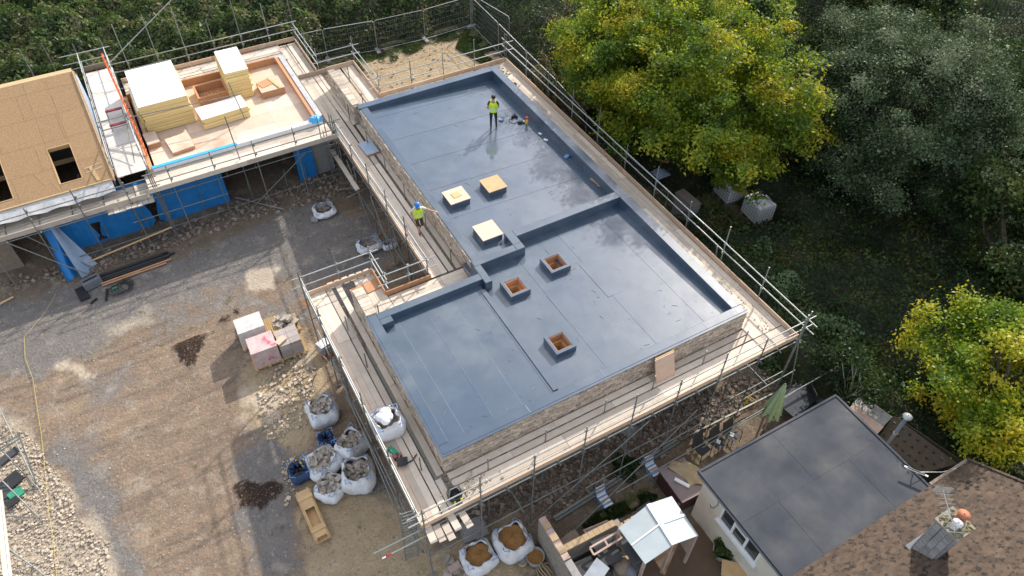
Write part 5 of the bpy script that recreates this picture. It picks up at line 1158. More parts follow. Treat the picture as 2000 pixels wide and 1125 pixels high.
# dark shed beside it
ds = thing('dark_shed', 'open dark store full of junk left of the pale sheet roof', 'shed', (3, -5, GG)); q = [W(1120, 1100, -.6), W(1200, 1045, -.6), W(1255, 1110, -.6), W(1190, 1150, -.6)]
MB().prism([(v.x, v.y) for v in q], GG+.04, GG+.5).build('floor_clutter', m_dark, ds)
for (px, py, z, s_, m) in ((1185, 1075, .0, (.7, .9, .05), m_black), (1240, 1080, .1, (.5, 1.0, .05), m_dgrey), (1140, 1112, -.1, (.8, .6, .04), m_black)): p = W(px, py, z); MB().box(p, s_, rotz(-.1)).build('dark_panel', m, ds)
p = W(1165, 1118, .25); MB().box(p, (.75, .5, .03), rotz(.4) @ Matrix.Rotation(.2, 3, 'X')).build('metal_sheet', M('scratched_metal_sheet', (.42, .45, .47), (.3, .33, .35), 3, .35, .6), None, label='bright metal sheet lying at the bottom edge beside the garden wall', cat='metal sheet')
for i, (px, py, s_) in enumerate(((1190, 1095, .3), (1215, 1108, .35), (1180, 1120, .28), (1230, 1118, .25))): p = W(px, py, -.6); MB().lathe([(s_*.8, 0), (s_, .1), (s_*.9, .28), (.02, .34)], 10, p).build('dark_bin', [m_dgrey, m_timd, m_black, m_grey][i], None, True, label=['dark round bin deep in the open store', 'brown bin beside the dark round bin', 'black bin nearest the metal sheet', 'grey bin under the sheet roof edge'][i], cat='bin')
# pinkish timber rack and steel table
rk = thing('timber_rack', 'pinkish timber ladder frame resting on the low block wall', 'timber frame', tuple(W(1160, 1060, .2))); r0, r1 = W(1152, 1070, .25), W(1208, 1038, .25); r2, r3 = W(1160, 1084, .2), W(1215, 1050, .2)
for a, c in ((r0, r1), (r2, r3)): MB().bar(a, c, .06, .05).build('rail', m_pink, rk)
for f in (0, .5, .98): MB().bar(r0.lerp(r1, f), r2.lerp(r3, f), .06, .045).build('rung', m_pink, rk)
tb = thing('trestle', 'rusty mesh topped trestle behind the low wall', 'trestle', tuple(W(1172, 1030, -.7))); c = [W(1140, 1036, -.4), W(1186, 1017, -.4), W(1200, 1030, -.4), W(1152, 1052, -.4)]
for a, d in zip(c, c[1:]+c[:1]): MB().bar(a, d, .04, .04).build('top_frame', m_pink, tb); MB().bar(a, (a.x, a.y, GG), .04, .04).build('leg', m_pink, tb)
k = MB(); quadsheet(k, c, .01); k.build('mesh_top', m_gravd, tb)
p = W(1112, 1066, -.9); MB().box(p, (1.0, .7, .06), rotz(.12)).build('board', m_timd, None, label='flat brown board lying between the low wall and the garden wall', cat='board')
p = W(1267, 1000, -.6); MB().box(p, (.55, .6, .05), rotz(.1)).build('table_top', m_dgrey, None, label='dark square table top behind the sheet roof', cat='table')
# hot tub, tan cover
p = W(1333, 940, -.75); t = thing('garden_box', 'dark maroon box seat against the corner of the extension', 'box', (p.x, p.y, GG)); MB().box((p.x, p.y, GG+.42), (1.05, 1.35, .84), rotz(-.03)).build('body', m_maroon, t); MB().box((p.x, p.y, GG+.865), (1.12, 1.42, .05), rotz(-.03)).build('lid', M('mauve_lid', (.24, .19, .19), (.2, .15, .15), 4, .6), t)
k = MB(); k.grid(lambda u, v: (p.x-.1+.75*u+.15*math.sin(4*v), p.y-.45+1.05*v+.12*math.sin(5*u), GG+.93+.16*math.sin(3.1*u)*math.sin(3*v)+.04*math.sin(14*u+8*v)), 14, 14); k.build('canvas_cover', m_tan, None, True, label='crumpled tan canvas on the maroon box seat', cat='canvas')
MB().box((p.x-.15, p.y-.1, GG+.95), (.12, .55, .06), rotz(.5)).build('white_pipe', m_white, None, label='short white pipe beside the tan canvas', cat='pipe')
for i, o in enumerate((0, .22, .44)): MB().bar(W(1325+10*i, 985-6*i, -.9), W(1352+10*i, 970-6*i, -.9), .1, .06).build('timber_batten', m_timd, None, label=['lowest weathered batten below the maroon box', 'middle weathered batten below the maroon box', 'topmost weathered batten below the maroon box'][i], cat='timber')
# chairs
def dark_chair(px, rz, lab):
    p = WG(*px); z = GG+.034; t = thing('garden_chair', lab, 'chair', (p.x, p.y, z), 'dark garden chairs'); m = rotz(rz); c = Vector((p.x, p.y, z))
    MB().box(c+m@Vector((0, 0, .42)), (.5, .48, .03), m).build('seat', m_chair, t); MB().box(c+m@Vector((0, .27, .75)), (.5, .03, .65), m@Matrix.Rotation(-.22, 3, 'X')).build('backrest', m_chair, t)
    for s in (-1, 1):
        MB().path([c+m@Vector((s*.27, -.26, 0)), c+m@Vector((s*.27, -.24, .42)), c+m@Vector((s*.27, -.22, .62))], .014, 6).build('leg', m_dgrey, t); MB().path([c+m@Vector((s*.27, .30, 0)), c+m@Vector((s*.27, .22, .42)), c+m@Vector((s*.27, .36, 1.06))], .014, 6).build('leg', m_dgrey, t); MB().bar(c+m@Vector((s*.28, -.24, .63)), c+m@Vector((s*.28, .28, .66)), .04, .02).build('armrest', m_dgrey, t)
    return p
for i, px in enumerate(((1366, 888), (1398, 876), (1424, 862))):
    p = dark_chair(px, .15, ['leftmost of the three dark garden chairs in a row', 'middle dark garden chair with a white paper on its seat', 'rightmost of the three dark garden chairs, cloth on its seat'][i])
    if i: MB().box((p.x, p.y, GG+.48), (.16, .14, .02), rotz(.6)).build('paper', m_white, None, label=['', 'white paper on the middle dark chair', 'white cloth on the rightmost dark chair'][i], cat='paper')
def striped_chair(px, lab):
    p = WG(*px); z = GG+.034; c = Vector((p.x, p.y, z)); t = thing('striped_chair', lab, 'chair', tuple(c), 'small striped folding chairs')
    cols = [m_white, m_strap, m_white, m_pink, m_white, m_strap, m_white]
    for i, mm in enumerate(cols): MB().box(c+Vector((0, .24-.075*i, .28)), (.36, .07, .015)).build('seat_stripe', mm, t)
    for i, mm in enumerate(cols[:5]): MB().box(c+Vector((0, .27+.03*i, .36+.07*i)), (.36, .015, .066)).build('back_stripe', mm, t)
    for s in (-1, 1): MB().path([c+Vector((s*.19, .3, 0)), c+Vector((s*.19, -.25, .28))], .011, 5).build('leg', m_bluet, t); MB().path([c+Vector((s*.19, -.25, 0)), c+Vector((s*.19, .25, .3)), c+Vector((s*.19, .42, .72))], .011, 5).build('leg', m_bluet, t)
striped_chair((1274, 925), 'small striped folding chair nearest the maroon box'); striped_chair((1180, 985), 'small striped folding chair beside the grass strip')
# parasol, table and clutter in the shade
p = WG(1490, 838); t = thing('parasol', 'folded sage green parasol in the shaded garden corner', 'parasol', (p.x, p.y, GG)); b0 = Vector((p.x, p.y, GG)); tp = Vector((p.x+.25, p.y+.1, 1.2))
MB().tube(b0, tp, .025, 8).build('pole', m_timd, t); k = MB(); d = (tp-b0).normalized()
def par(u, v): 
    a = 6.2832*u; rr = (.04+.27*(1-v))*(1+.35*math.sin(7*a)); q = b0.lerp(tp, .42+.57*v); return (q.x+rr*math.cos(a), q.y+rr*math.sin(a), q.z-.12*(1-v)*(1+math.sin(7*a)))
k.grid(par, 42, 8); k.build('canopy', m_pgreen, t, True)
p = WG(1545, 800); t = thing('glass_table', 'dark glass topped garden table beyond the parasol', 'table', (p.x, p.y, GG)); MB().box((p.x, p.y, GG+.72), (1.5, 1.0, .03), rotz(.15)).build('top', m_glass, t); k = rotz(.15)
for sx in (-1, 1):
    for sy in (-1, 1): MB().tube(Vector((p.x, p.y, GG))+k@Vector((sx*.65, sy*.42, 0)), Vector((p.x, p.y, GG+.7))+k@Vector((sx*.6, sy*.38, 0)), .02, 6).build('leg', m_dgrey, t)
for i, px in enumerate(((1500, 868), (1560, 835), (1590, 790))): dark_chair(px, 2.6-.7*i, ['dark garden chair behind the parasol', 'dark garden chair at the near side of the glass table', 'dark garden chair beyond the glass table'][i])
p = WG(1555, 770); MB().lathe([(.2, 0), (.26, .3), (.24, .34), (.02, .36)], 12, (p.x, p.y, GG)).build('planter', m_block, None, True, label='pale pot in the shaded garden corner', cat='pot')
p = WG(1460, 790); t = thing('digger_toy', 'yellow barrow frame in the rubble by the garden', 'barrow', tuple(p)); [MB().path([(p.x-.2+.1*i, p.y, p.z+.1), (p.x+.1*i, p.y+.1, p.z+.35), (p.x+.25+.1*i, p.y-.15, p.z+.1)], .02, 5).build('handle', m_yel, t) for i in range(2)]; MB().lathe([(.12, -.03), (.14, 0), (.12, .03)], 12, (p.x+.2, p.y, p.z+.12)).build('wheel', m_black, t)
p = WG(1408, 1085); t = thing('planter', 'round grey planter of dark greenery below the extension window', 'planter', (p.x, p.y, GG)); MB().lathe([(.24, .03), (.34, .3), (.36, .46), (.32, .46), (.29, .36)], 20, (p.x, p.y, GG), False).build('bowl', m_block, t, True)
PLANTER = (p.x, p.y, GG+.4)
p = W(1440, 1115, -.9); t = thing('timber_bench', 'orange-tan timber bench top at the bottom edge below the window', 'bench', (p.x, p.y, GG)); MB().box((p.x, p.y, -.92), (1.0, .55, .05), rotz(-.75)).build('seat', m_timber, t); [MB().box((p.x+dx, p.y+dy, -1.2), (.06, .06, .5)).build('leg', m_timd, t) for dx, dy in ((-.25, .3), (.25, -.3), (-.2, .05), (.3, 0))]
# far lean-to, fence trellis behind the extension
p = W(1700, 812, .2); t = thing('garden_shed', 'small dark shed with a grey roof behind the extension', 'shed', (p.x, p.y, GG)); MB().box((p.x, p.y, -.6), (1.0, 1.1, 1.7), rotz(.2)).build('wall', m_maroon, t); MB().box((p.x+.15, p.y+.1, .3), (.7, 1.25, .05), rotz(.2)@Matrix.Rotation(.15, 3, 'Y')).build('roof_sheet', m_block, t); MB().box((p.x-.45, p.y-.05, .32), (.5, 1.25, .05), rotz(.2)@Matrix.Rotation(-.2, 3, 'Y')).build('roof_sheet', m_pink, t)
t = thing('fence_panel', 'brown boundary fence with small cut-outs behind the flue', 'fence', tuple(W(1800, 880, 0))); f0, f1 = W(1745, 815, .1), W(1880, 905, .1); d = (f1-f0); d.z = 0; an = math.atan2(d.y, d.x); n_ = 14
for i in range(n_): MB().box(f0+d*((i+.5)/n_)+Vector((0, 0, -.75)), (d.length/n_-.01, .04, 1.7), rotz(an)).build('board', m_trell, t)
k = MB()
sh = thing('trellis_roof', 'brown sloping felt roof with dark studs beside the flue', 'lean-to', tuple(W(1790, 880, -.3))); c = [W(1745, 812, .25), W(1870, 905, .25), W(1800, 925, -.15), W(1715, 855, -.15)]; k = MB(); quadsheet(k, c, .04); k.build('roof_sheet', m_trell, sh)
k = MB()
for i in range(7):
    for j in range(3): q = c[0].lerp(c[1], (i+.5+.25*(j % 2))/7.5).lerp(c[3].lerp(c[2], (i+.5+.25*(j % 2))/7.5), .2+.3*j); k.box(q+Vector((0, 0, .02)), (.09, .05, .03), rotz(an))
k.build('studs', m_black, sh, kind='stuff')
# ================================================================ vegetation
NR = np.random.default_rng(42)
def leafmesh(name, Cn, Nn, S, mat, parent=None, label=None, cat=None, kind=None, asp=.55):
    n = len(Cn); Nn = Nn/np.linalg.norm(Nn, axis=1, keepdims=True)
    t = NR.normal(size=(n, 3)); t -= Nn*(t*Nn).sum(1, keepdims=True); t /= np.linalg.norm(t, axis=1, keepdims=True)+1e-9
    b = np.cross(Nn, t); S = S[:, None]
    v = np.stack([Cn-t*S*.5, Cn+b*S*asp*.5+Nn*S*.08, Cn+t*S*.5-Nn*S*.06, Cn-b*S*asp*.5+Nn*S*.08], 1).reshape(-1, 3)
    me = bpy.data.meshes.new(name); fast_mesh(me, v, np.arange(4*n).reshape(n, 4)); me.materials.append(mat)
    o = bpy.data.objects.new(name, me); C.objects.link(o); attach(o, parent); return tag(o, label, cat, kind=kind)
def inview(P, mg=120):
    d = P-np.array(CAM); zc = d@np.array(fw); x = 1000+FPX*(d@np.array(cr))/zc; y = 562.5-FPX*(d@np.array(cu))/zc
    return (x > -mg) & (x < 2000+mg) & (y > -mg) & (y < 1125+mg) & (zc > 0)
def unitv(n): v = NR.normal(size=(n, 3)); return v/np.linalg.norm(v, axis=1, keepdims=True)
def make_tree(name, label, base, center, rad, mat, nclump, nleaf, lsize, rc=(.5, 1.1), bark=m_bark, seed=1, hollow=.55, droop=.0, up=.5, group=None, th=.2, cut=None, lobe=11):
    rng = random.Random(seed); t = thing(name, label, 'tree', base, group); base = Vector(base); c = np.array(center); r = np.array(rad)
    # boughs -> sprays -> leaves, so that the outline breaks up and gaps stay open between boughs
    nb = max(10, nclump//lobe); d = unitv(nb); d[:, 2] = d[:, 2]*.9+.1
    bc = c+d*r*(hollow+(1-hollow)*NR.random(nb)**.7)[:, None]*.86; br = (.55+.75*NR.random(nb))*(r.mean()*.30)
    bi = NR.integers(0, nb, nclump); v = unitv(nclump)*np.abs(NR.normal(.75, .32, nclump))[:, None]
    cl = bc[bi]+v*br[bi][:, None]*np.array([1.15, 1.15, .75]); cl[:, 2] = np.maximum(cl[:, 2], base.z+.7)
    if cut is not None: k = ~cut(cl); cl = cl[k]; v = v[k]; nclump = len(cl)
    rcs = rc[0]+(rc[1]-rc[0])*NR.random(nclump)
    w = rcs**1.6; idx = NR.choice(nclump, nleaf, p=w/w.sum())
    u = unitv(nleaf); P = cl[idx]+NR.normal(size=(nleaf, 3))*(rcs[idx]*.52)[:, None]*np.array([1.15, 1.15, .62])
    P[:, 2] -= droop*NR.random(nleaf)*rcs[idx]; u = u*.6+v[idx]*.6
    Nn = u*.7+unitv(nleaf)*.75+np.array([0, 0, up]); S = lsize*(.5+1.0*NR.random(nleaf))
    k = inview(P, 260); leafmesh('crown', P[k], Nn[k], S[k], mat, t)
    tk = MB(); fork = Vector((c[0]*.35+base.x*.65, c[1]*.35+base.y*.65, base.z*.45+c[2]*.55))
    tk.path([base-Vector((0, 0, .3)), base.lerp(fork, .5)+Vector((rng.uniform(-.1, .1), .08, 0)), fork], [th*1.25, th, th*.8], 9); tk.build('trunk', bark, t, True)
    for i in sorted(range(nclump), key=lambda i: -rcs[i])[:26]:
        e = Vector(cl[i]); m1 = fork.lerp(e, .5)+Vector((rng.uniform(-.3, .3), rng.uniform(-.3, .3), -.15))
        MB().path([fork-Vector((0, 0, .1)), m1, e], [th*.5, th*.3, .02], 6).build('limb', bark, t, True)
    k = MB()
    for i in range(nclump):
        e = Vector(cl[i])
        for _ in range(1):
            v = Vector(unitv(1)[0])*rcs[i]*.9; k.path([e, e+v*.5+Vector((0, 0, -.05)), e+v], [.022, .013, .005], 4, False)
    k.build('twigs', bark, t, kind='stuff'); return t
make_tree('locust_tree', 'large yellow-green tree overhanging the fence right of the roof', (19.2, 11.6, gz(0, 11.6)), (18.7, 12.9, 4.0), (5.2, 8.0, 4.3), m_lf_yg, 1050, 190000, .15, (.28, .6), seed=1, up=.6, droop=.5, hollow=.45, cut=lambda c: ((c[:, 0] < 16.4) & (c[:, 1] < 11.0) & (c[:, 2] < 4.0)) | (c[:, 0] < 14.3))
make_tree('willow_tree', 'big rounded grey-green tree at the upper right, dark on its near side', (26.8, 6.4, gz(0, 6)), (26.4, 5.8, 3.3), (4.9, 5.0, 4.5), m_lf_dk, 1000, 200000, .115, (.3, .6), seed=2, hollow=.7, up=.5)
make_tree('golden_tree', 'golden-yellow tree beside the neighbouring tiled roof at the right edge', (18.4, -6.6, GG), (18.75, -6.4, 1.9), (3.0, 3.2, 2.7), m_lf_y2, 340, 66000, .13, (.24, .52), seed=3, up=.6, droop=.4)
make_tree('dense_tree', 'dark tree partly hidden behind the big grey-green tree', (33, 13, 0), (33, 13, 3.2), (4.6, 4.6, 4.2), m_lf_un, 260, 34000, .2, (.45, .9), seed=4, group='dark trees at the wood edge')
make_tree('dense_tree', 'dark tree in the top right corner', (35.5, 3.5, -.8), (35.5, 3.5, 3.6), (4.6, 4.8, 4.6), m_lf_un, 260, 34000, .2, (.45, .9), seed=5, group='dark trees at the wood edge')
make_tree('dense_tree', 'dark tree between the yellow-green tree and the wood edge', (26.5, 17.5, -.3), (26.5, 17.5, 2.4), (4.0, 4.2, 3.4), m_lf_un, 260, 34000, .18, (.4, .85), seed=6, group='dark trees at the wood edge')
make_tree('dense_tree', 'dark tree below the big grey-green tree at the right edge', (25.5, -2.2, -1.3), (25.5, -2.2, 2.0), (3.6, 3.4, 3.2), m_lf_un, 220, 28000, .18, (.4, .8), seed=8, group='dark trees at the wood edge')
make_tree('birch_sapling', 'thin pale-stemmed sapling behind the extension roof', (14.9, -3.6, GG), (15.3, -3.2, .8), (1.2, 1.2, 1.2), m_lf_un, 30, 4500, .12, (.25, .5), seed=7, bark=m_barkp, th=.06)
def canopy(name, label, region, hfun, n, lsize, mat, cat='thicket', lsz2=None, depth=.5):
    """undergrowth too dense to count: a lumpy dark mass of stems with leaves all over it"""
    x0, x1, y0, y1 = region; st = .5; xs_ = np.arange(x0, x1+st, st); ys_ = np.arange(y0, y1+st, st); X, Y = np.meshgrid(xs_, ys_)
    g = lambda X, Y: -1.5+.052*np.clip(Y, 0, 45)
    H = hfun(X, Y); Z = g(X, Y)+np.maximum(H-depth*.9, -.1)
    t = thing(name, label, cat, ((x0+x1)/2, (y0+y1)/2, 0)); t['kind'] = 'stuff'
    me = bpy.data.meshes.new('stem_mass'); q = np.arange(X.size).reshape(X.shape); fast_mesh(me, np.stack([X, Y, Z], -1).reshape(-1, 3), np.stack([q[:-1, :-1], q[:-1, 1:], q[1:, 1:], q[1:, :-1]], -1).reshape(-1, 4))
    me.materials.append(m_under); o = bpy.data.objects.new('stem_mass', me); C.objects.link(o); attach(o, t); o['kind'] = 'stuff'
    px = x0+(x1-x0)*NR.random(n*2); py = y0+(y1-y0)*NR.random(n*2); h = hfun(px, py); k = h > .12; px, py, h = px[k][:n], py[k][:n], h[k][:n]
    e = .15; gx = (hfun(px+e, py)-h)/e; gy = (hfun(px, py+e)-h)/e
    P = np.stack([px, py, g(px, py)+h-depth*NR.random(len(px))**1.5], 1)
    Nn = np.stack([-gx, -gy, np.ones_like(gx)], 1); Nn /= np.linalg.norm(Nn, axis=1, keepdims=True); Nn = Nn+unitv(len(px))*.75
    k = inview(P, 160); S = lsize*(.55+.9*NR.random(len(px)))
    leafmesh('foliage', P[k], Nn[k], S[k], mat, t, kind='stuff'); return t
def lumps(X, Y, seed, s=(2.3, 1.0, .45), a=(1.5, 1.1, .55)): return sum(a_*(vnoise(X+7.3*i, Y-3.1*i, s_, seed+i)) for i, (s_, a_) in enumerate(zip(s, a)))
hB = lambda X, Y: (1.0+lumps(X, Y, 61)*1.05)*np.clip((Y-28.9-.5*np.clip(15-X, 0, 1)*0+.35*np.sin(X*1.7))*.9, 0, 1)*np.clip((18.5-X)*.5, 0, 1)
canopy('bramble_thicket', 'dense bramble thicket behind the site fence along the top', (-16, 19, 28.6, 50), hB, 120000, .21, m_lf_br)
def hR(X, Y):
    h = .35+lumps(X, Y, 71, (3.1, 1.2, .5), (1.6, 1.0, .5))*.8
    h = h*np.clip((X-14.15-.25*np.sin(Y*1.3)-1.4*np.clip((Y-9)*.4, 0, 1))*1.1, 0, 1)
    for cx, cy, r in ((19.6, 6.6, 1.15), (18.9, 8.4, 1.1), (16.3, 9.8, 1.5), (15.4, 7.4, 1.0)): h = h*np.clip((np.hypot(X-cx, Y-cy)-r*.7)/(r*.8), 0, 1)
    h = h+.9*np.clip((Y-20)*.12, 0, 1)*np.clip((X-16.5)*.5, 0, 1)
    return h*np.clip((Y+3.6)*.8+np.clip((X-15.6)*.8, 0, 1)*9, 0, 1)
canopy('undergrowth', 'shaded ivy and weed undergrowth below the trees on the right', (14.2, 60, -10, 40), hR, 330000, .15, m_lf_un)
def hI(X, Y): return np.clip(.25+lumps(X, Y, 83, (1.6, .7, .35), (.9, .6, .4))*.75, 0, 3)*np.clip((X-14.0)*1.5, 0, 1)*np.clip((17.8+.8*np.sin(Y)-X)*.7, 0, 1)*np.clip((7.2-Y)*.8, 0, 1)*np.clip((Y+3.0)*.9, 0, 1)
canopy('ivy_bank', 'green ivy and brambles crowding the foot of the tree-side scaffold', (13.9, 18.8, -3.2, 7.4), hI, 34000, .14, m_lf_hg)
def bush(label, c, r, mat, n, ls, seed, group='shrubs beside the tree-side scaffold'):
    t = thing('shrub', label, 'shrub', c, group); d = unitv(n); d[:, 2] = np.abs(d[:, 2]); ph = NR.random(4)*6
    l = 1+.5*np.sin(4*d[:, 0]+ph[0])*np.sin(4*d[:, 1]+ph[1])+.3*np.sin(9*d[:, 0]+ph[2])*np.sin(8*d[:, 2]+ph[3])
    P = np.array(c)+d*np.array(r)*(l*(.55+.45*NR.random(n)**.5))[:, None]; leafmesh('foliage', P, d+unitv(n)*.8, ls*(.6+.8*NR.random(n)), mat, t)
    k = MB(); rng = random.Random(seed)
    for i in range(9): a = rng.uniform(0, 6.28); k.path([Vector(c), Vector((c[0]+r[0]*.4*math.cos(a), c[1]+r[1]*.4*math.sin(a), c[2]+r[2]*.5)), Vector((c[0]+r[0]*.8*math.cos(a), c[1]+r[1]*.8*math.sin(a), c[2]+r[2]*.75))], [.03, .02, .008], 5)
    k.build('stems', m_bark, t)
for i, (px, r, lab) in enumerate((((1440, 560), (1.0, 1.1, 1.5), 'leafy shrub by the guard rail above the roof corner'), ((1500, 620), (1.2, 1.2, 1.7), 'leafy shrub just above the scaffold corner'), ((1590, 680), (1.3, 1.5, 1.4), 'leafy shrub right of the scaffold corner'), ((1620, 760), (1.3, 1.2, 1.2), 'leafy shrub overhanging the garden corner'), ((1390, 520), (.8, .9, 1.1), 'low leafy shrub below the water tank'), ((1690, 770), (1.2, 1.2, 1.6), 'dark shrub behind the small shed'))):
    p = WG(*px); bush(lab, (p.x+.5, p.y+.3, p.z), r, m_lf_hg if i < 3 else m_lf_un, 7000, .13, i)
for i, (px, r, lab) in enumerate((((1060, 190), (1.2, 1.8, 1.6), 'brownish bush beyond the fence by the rear roof corner'), ((1120, 230), (1.2, 1.5, 1.5), 'second brownish bush along the tree-side fence'), ((1090, 90), (1.5, 1.6, 1.9), 'pale green bush behind the fence corner'))):
    p = WG(*px); bush(lab, (max(p.x, 16.4), p.y, p.z), r, m_lf_dry, 9000, .13, 20+i, 'bushes beyond the rear fence')
p = WG(1418, 380); bush('yellow-green shoots drooping over the farther water tank', (p.x, p.y+.1, p.z+.95), (.85, .9, .7), m_lf_yg, 3800, .13, 39, 'drooping shoots')
p = WG(1222, 915); bush('low weed bush in the rubble strip', (p.x, p.y, p.z), (.5, .5, .4), m_lf_un, 1500, .1, 40, 'weeds')
bush('dark greenery filling the round planter', PLANTER, (.3, .3, .3), m_lf_un, 1500, .09, 41, 'planter greenery')
# grass
def grass(name, label, polys, n, ls=.1):
    P = []
    for poly in polys:
        q = gp(*poly); a = np.array(q); m = n//len(polys); x = a[:, 0].min()+np.ptp(a[:, 0])*NR.random(m*3); y = a[:, 1].min()+np.ptp(a[:, 1])*NR.random(m*3)
        k = poly_mask(x, y, q, .02) > .5; k &= vnoise(x, y, .6, 91) > .38; x, y = x[k][:m], y[k][:m]; z = np.where(y < -3.2, -1.5, -1.5+.052*np.clip(y, 0, 45)); P.append(np.stack([x, y, z+.04+.06*NR.random(len(x))], 1))
    P = np.concatenate(P); N_ = unitv(len(P)); N_[:, 2] = np.abs(N_[:, 2])*.4
    leafmesh(name, P, N_, ls*(.6+.8*NR.random(len(P))), m_grass, None, label, 'grass', 'stuff', .35)
grass('grass', 'rough grass along the foot of the rear site fence', [[(640, 140), (690, 108), (905, 55), (985, 85), (990, 115), (900, 75), (850, 85), (760, 125), (690, 145)], [(905, 60), (960, 90), (985, 110), (940, 125), (890, 95)]], 16000, .13)
grass('grass', 'strip of dark lawn beside the garden path', [[(1135, 1030), (1160, 1005), (1262, 962), (1290, 972), (1215, 1010), (1150, 1035)]], 7000, .1)
# ================================================================ people
def skin_mesh(V, Ed, Rd, root=0, sub=1):
    me = bpy.data.meshes.new('body'); me.from_pydata(V, Ed, []); o = bpy.data.objects.new('tmp', me); C.objects.link(o)
    sm = o.modifiers.new('s', 'SKIN'); sm.use_smooth_shade = True
    for i, s in enumerate(me.skin_vertices[0].data): s.radius = Rd[i]; s.use_root = (i == root)
    ss = o.modifiers.new('u', 'SUBSURF'); ss.levels = sub; ss.render_levels = sub
    dg = bpy.context.evaluated_depsgraph_get(); dg.update(); out = bpy.data.meshes.new_from_object(o.evaluated_get(dg)); bpy.data.objects.remove(o); return out
def person(label, pos, face, J, mats, hat, vest=True, scale=1.0):
    t = thing('person', label, 'person', pos); m = Matrix.Translation(Vector(pos)) @ Matrix.Rotation(face-math.pi/2, 4, 'Z') @ Matrix.Diagonal((scale, scale, scale, 1))
    V, Ed, Rd, Tg = [], [], [], []
    def add(p, r, par, tg): V.append(p); Rd.append(r if isinstance(r, tuple) else (r, r)); Tg.append(tg); (Ed.append((par, len(V)-1)) if par is not None else None); return len(V)-1
    pel = add(J['pel'], (.15, .115), None, 'leg'); sp = add(J['spine'], (.14, .105), pel, 'top'); chs = add(J['chest'], (.165, .115), sp, 'top'); nk = add(J['neck'], (.06, .06), chs, 'skin'); hd = add(J['head'], (.082, .095), nk, 'skin'); add(J['crown'], (.07, .08), hd, 'hair')
    for s in ('l', 'r'):
        sh = add(J['sho_'+s], (.07, .07), chs, 'top'); ua = add([(a+b)/2 for a, b in zip(J['sho_'+s], J['elb_'+s])], .055, sh, 'top'); el = add(J['elb_'+s], .043, ua, mats.get('fore', 'skin')); wr = add(J['wri_'+s], (.032, .028), el, 'skin')
        w = Vector(J['wri_'+s]); d = (w-Vector(J['elb_'+s])).normalized(); sd_ = d.cross(Vector((0, 0, 1)) if abs(d.z) < .8 else Vector((0, 1, 0))).normalized(); up_ = sd_.cross(d)
        pm = add(tuple(w+d*.07), (.042, .022), wr, 'skin')
        for k, (o, L_) in enumerate(((-.033, .075), (-.011, .088), (.011, .083), (.032, .065))):
            k1 = add(tuple(w+d*.11+sd_*o), .0095, pm, 'skin'); k2 = add(tuple(w+d*(.11+L_*.5)+sd_*o*1.1-up_*.012), .009, k1, 'skin'); add(tuple(w+d*(.11+L_*.85)+sd_*o*1.1-up_*.035), .008, k2, 'skin')
        th = add(tuple(w+d*.055-sd_*.05), .011, pm, 'skin'); add(tuple(w+d*.10-sd_*.072-up_*.015), .009, th, 'skin')
        hp = add(J['hip_'+s], (.095, .1), pel, 'leg'); kn = add(J['kne_'+s], .062, hp, 'leg'); an = add(J['ank_'+s], .045, kn, mats.get('shin', 'leg')); 
        a = Vector(J['ank_'+s]); fd = Vector(J.get('toe_'+s, (0, 1, 0))).normalized(); hl = add(tuple(a+Vector((0, 0, -.05))), (.045, .045), an, 'boot'); add(tuple(a+fd*.16+Vector((0, 0, -.065))), (.045, .03), hl, 'boot')
    me = skin_mesh(V, Ed, Rd); me.transform(m)
    order = ['skin', 'top', 'leg', 'hair', 'boot']
    for k in order: me.materials.append(mats[k])
    Vw = [m @ Vector(v) for v in V]; segs = [(Vw[a], Vw[b], Tg[b]) for a, b in Ed]
    for p in me.polygons:
        best = 9; c = p.center
        for a, b, tg in segs:
            ab = b-a; u = max(0, min(1, (c-a).dot(ab)/max(ab.length_squared, 1e-9))); d = (a+ab*u-c).length
            if d < best: best = d; bt = tg if u > .25 or tg not in ('skin', 'hair') else tg
        p.material_index = order.index(bt); p.use_smooth = True
    o = bpy.data.objects.new('body', me); C.objects.link(o); attach(o, t)
    def local(mbb): mbb.v = [tuple(m @ Vector(v)) for v in mbb.v]; return mbb
    hd_ = Vector(J['head'])
    # face: nose, ears, eyes
    k = MB(); k.lathe([(.014, -.02), (.016, 0), (.006, .02)], 6, hd_+Vector((0, .105, .01))); [k.lathe([(.01, -.02), (.014, 0), (.01, .025)], 6, hd_+Vector((s*.09, 0, .01))) for s in (-1, 1)]; local(k).build('face_features', mats['skin'], t, True)
    k = MB(); [k.lathe([(.004, -.008), (.010, 0), (.004, .008)], 6, hd_+Vector((s*.033, .094, .035))) for s in (-1, 1)]; k.box(hd_+Vector((0, .098, -.045)), (.045, .01, .008)); local(k).build('eyes_and_mouth', m_hair, t)
    if hat == 'helmet':
        k = MB(); k.lathe([(.125, .03), (.128, .06), (.115, .12), (.08, .165), (.02, .182)], 16, hd_, True); k.box(hd_+Vector((0, .13, .035)), (.17, .09, .015)); local(k).build('helmet', m_helm, t, True)
    k = MB(); k.lathe([(.094, .0 if hat != 'helmet' else -.01), (.105, .05), (.096, .105), (.06, .14), (.01, .15)], 14, hd_-Vector((0, .012, 0))); local(k).build('hair', mats['hair'], t, True)
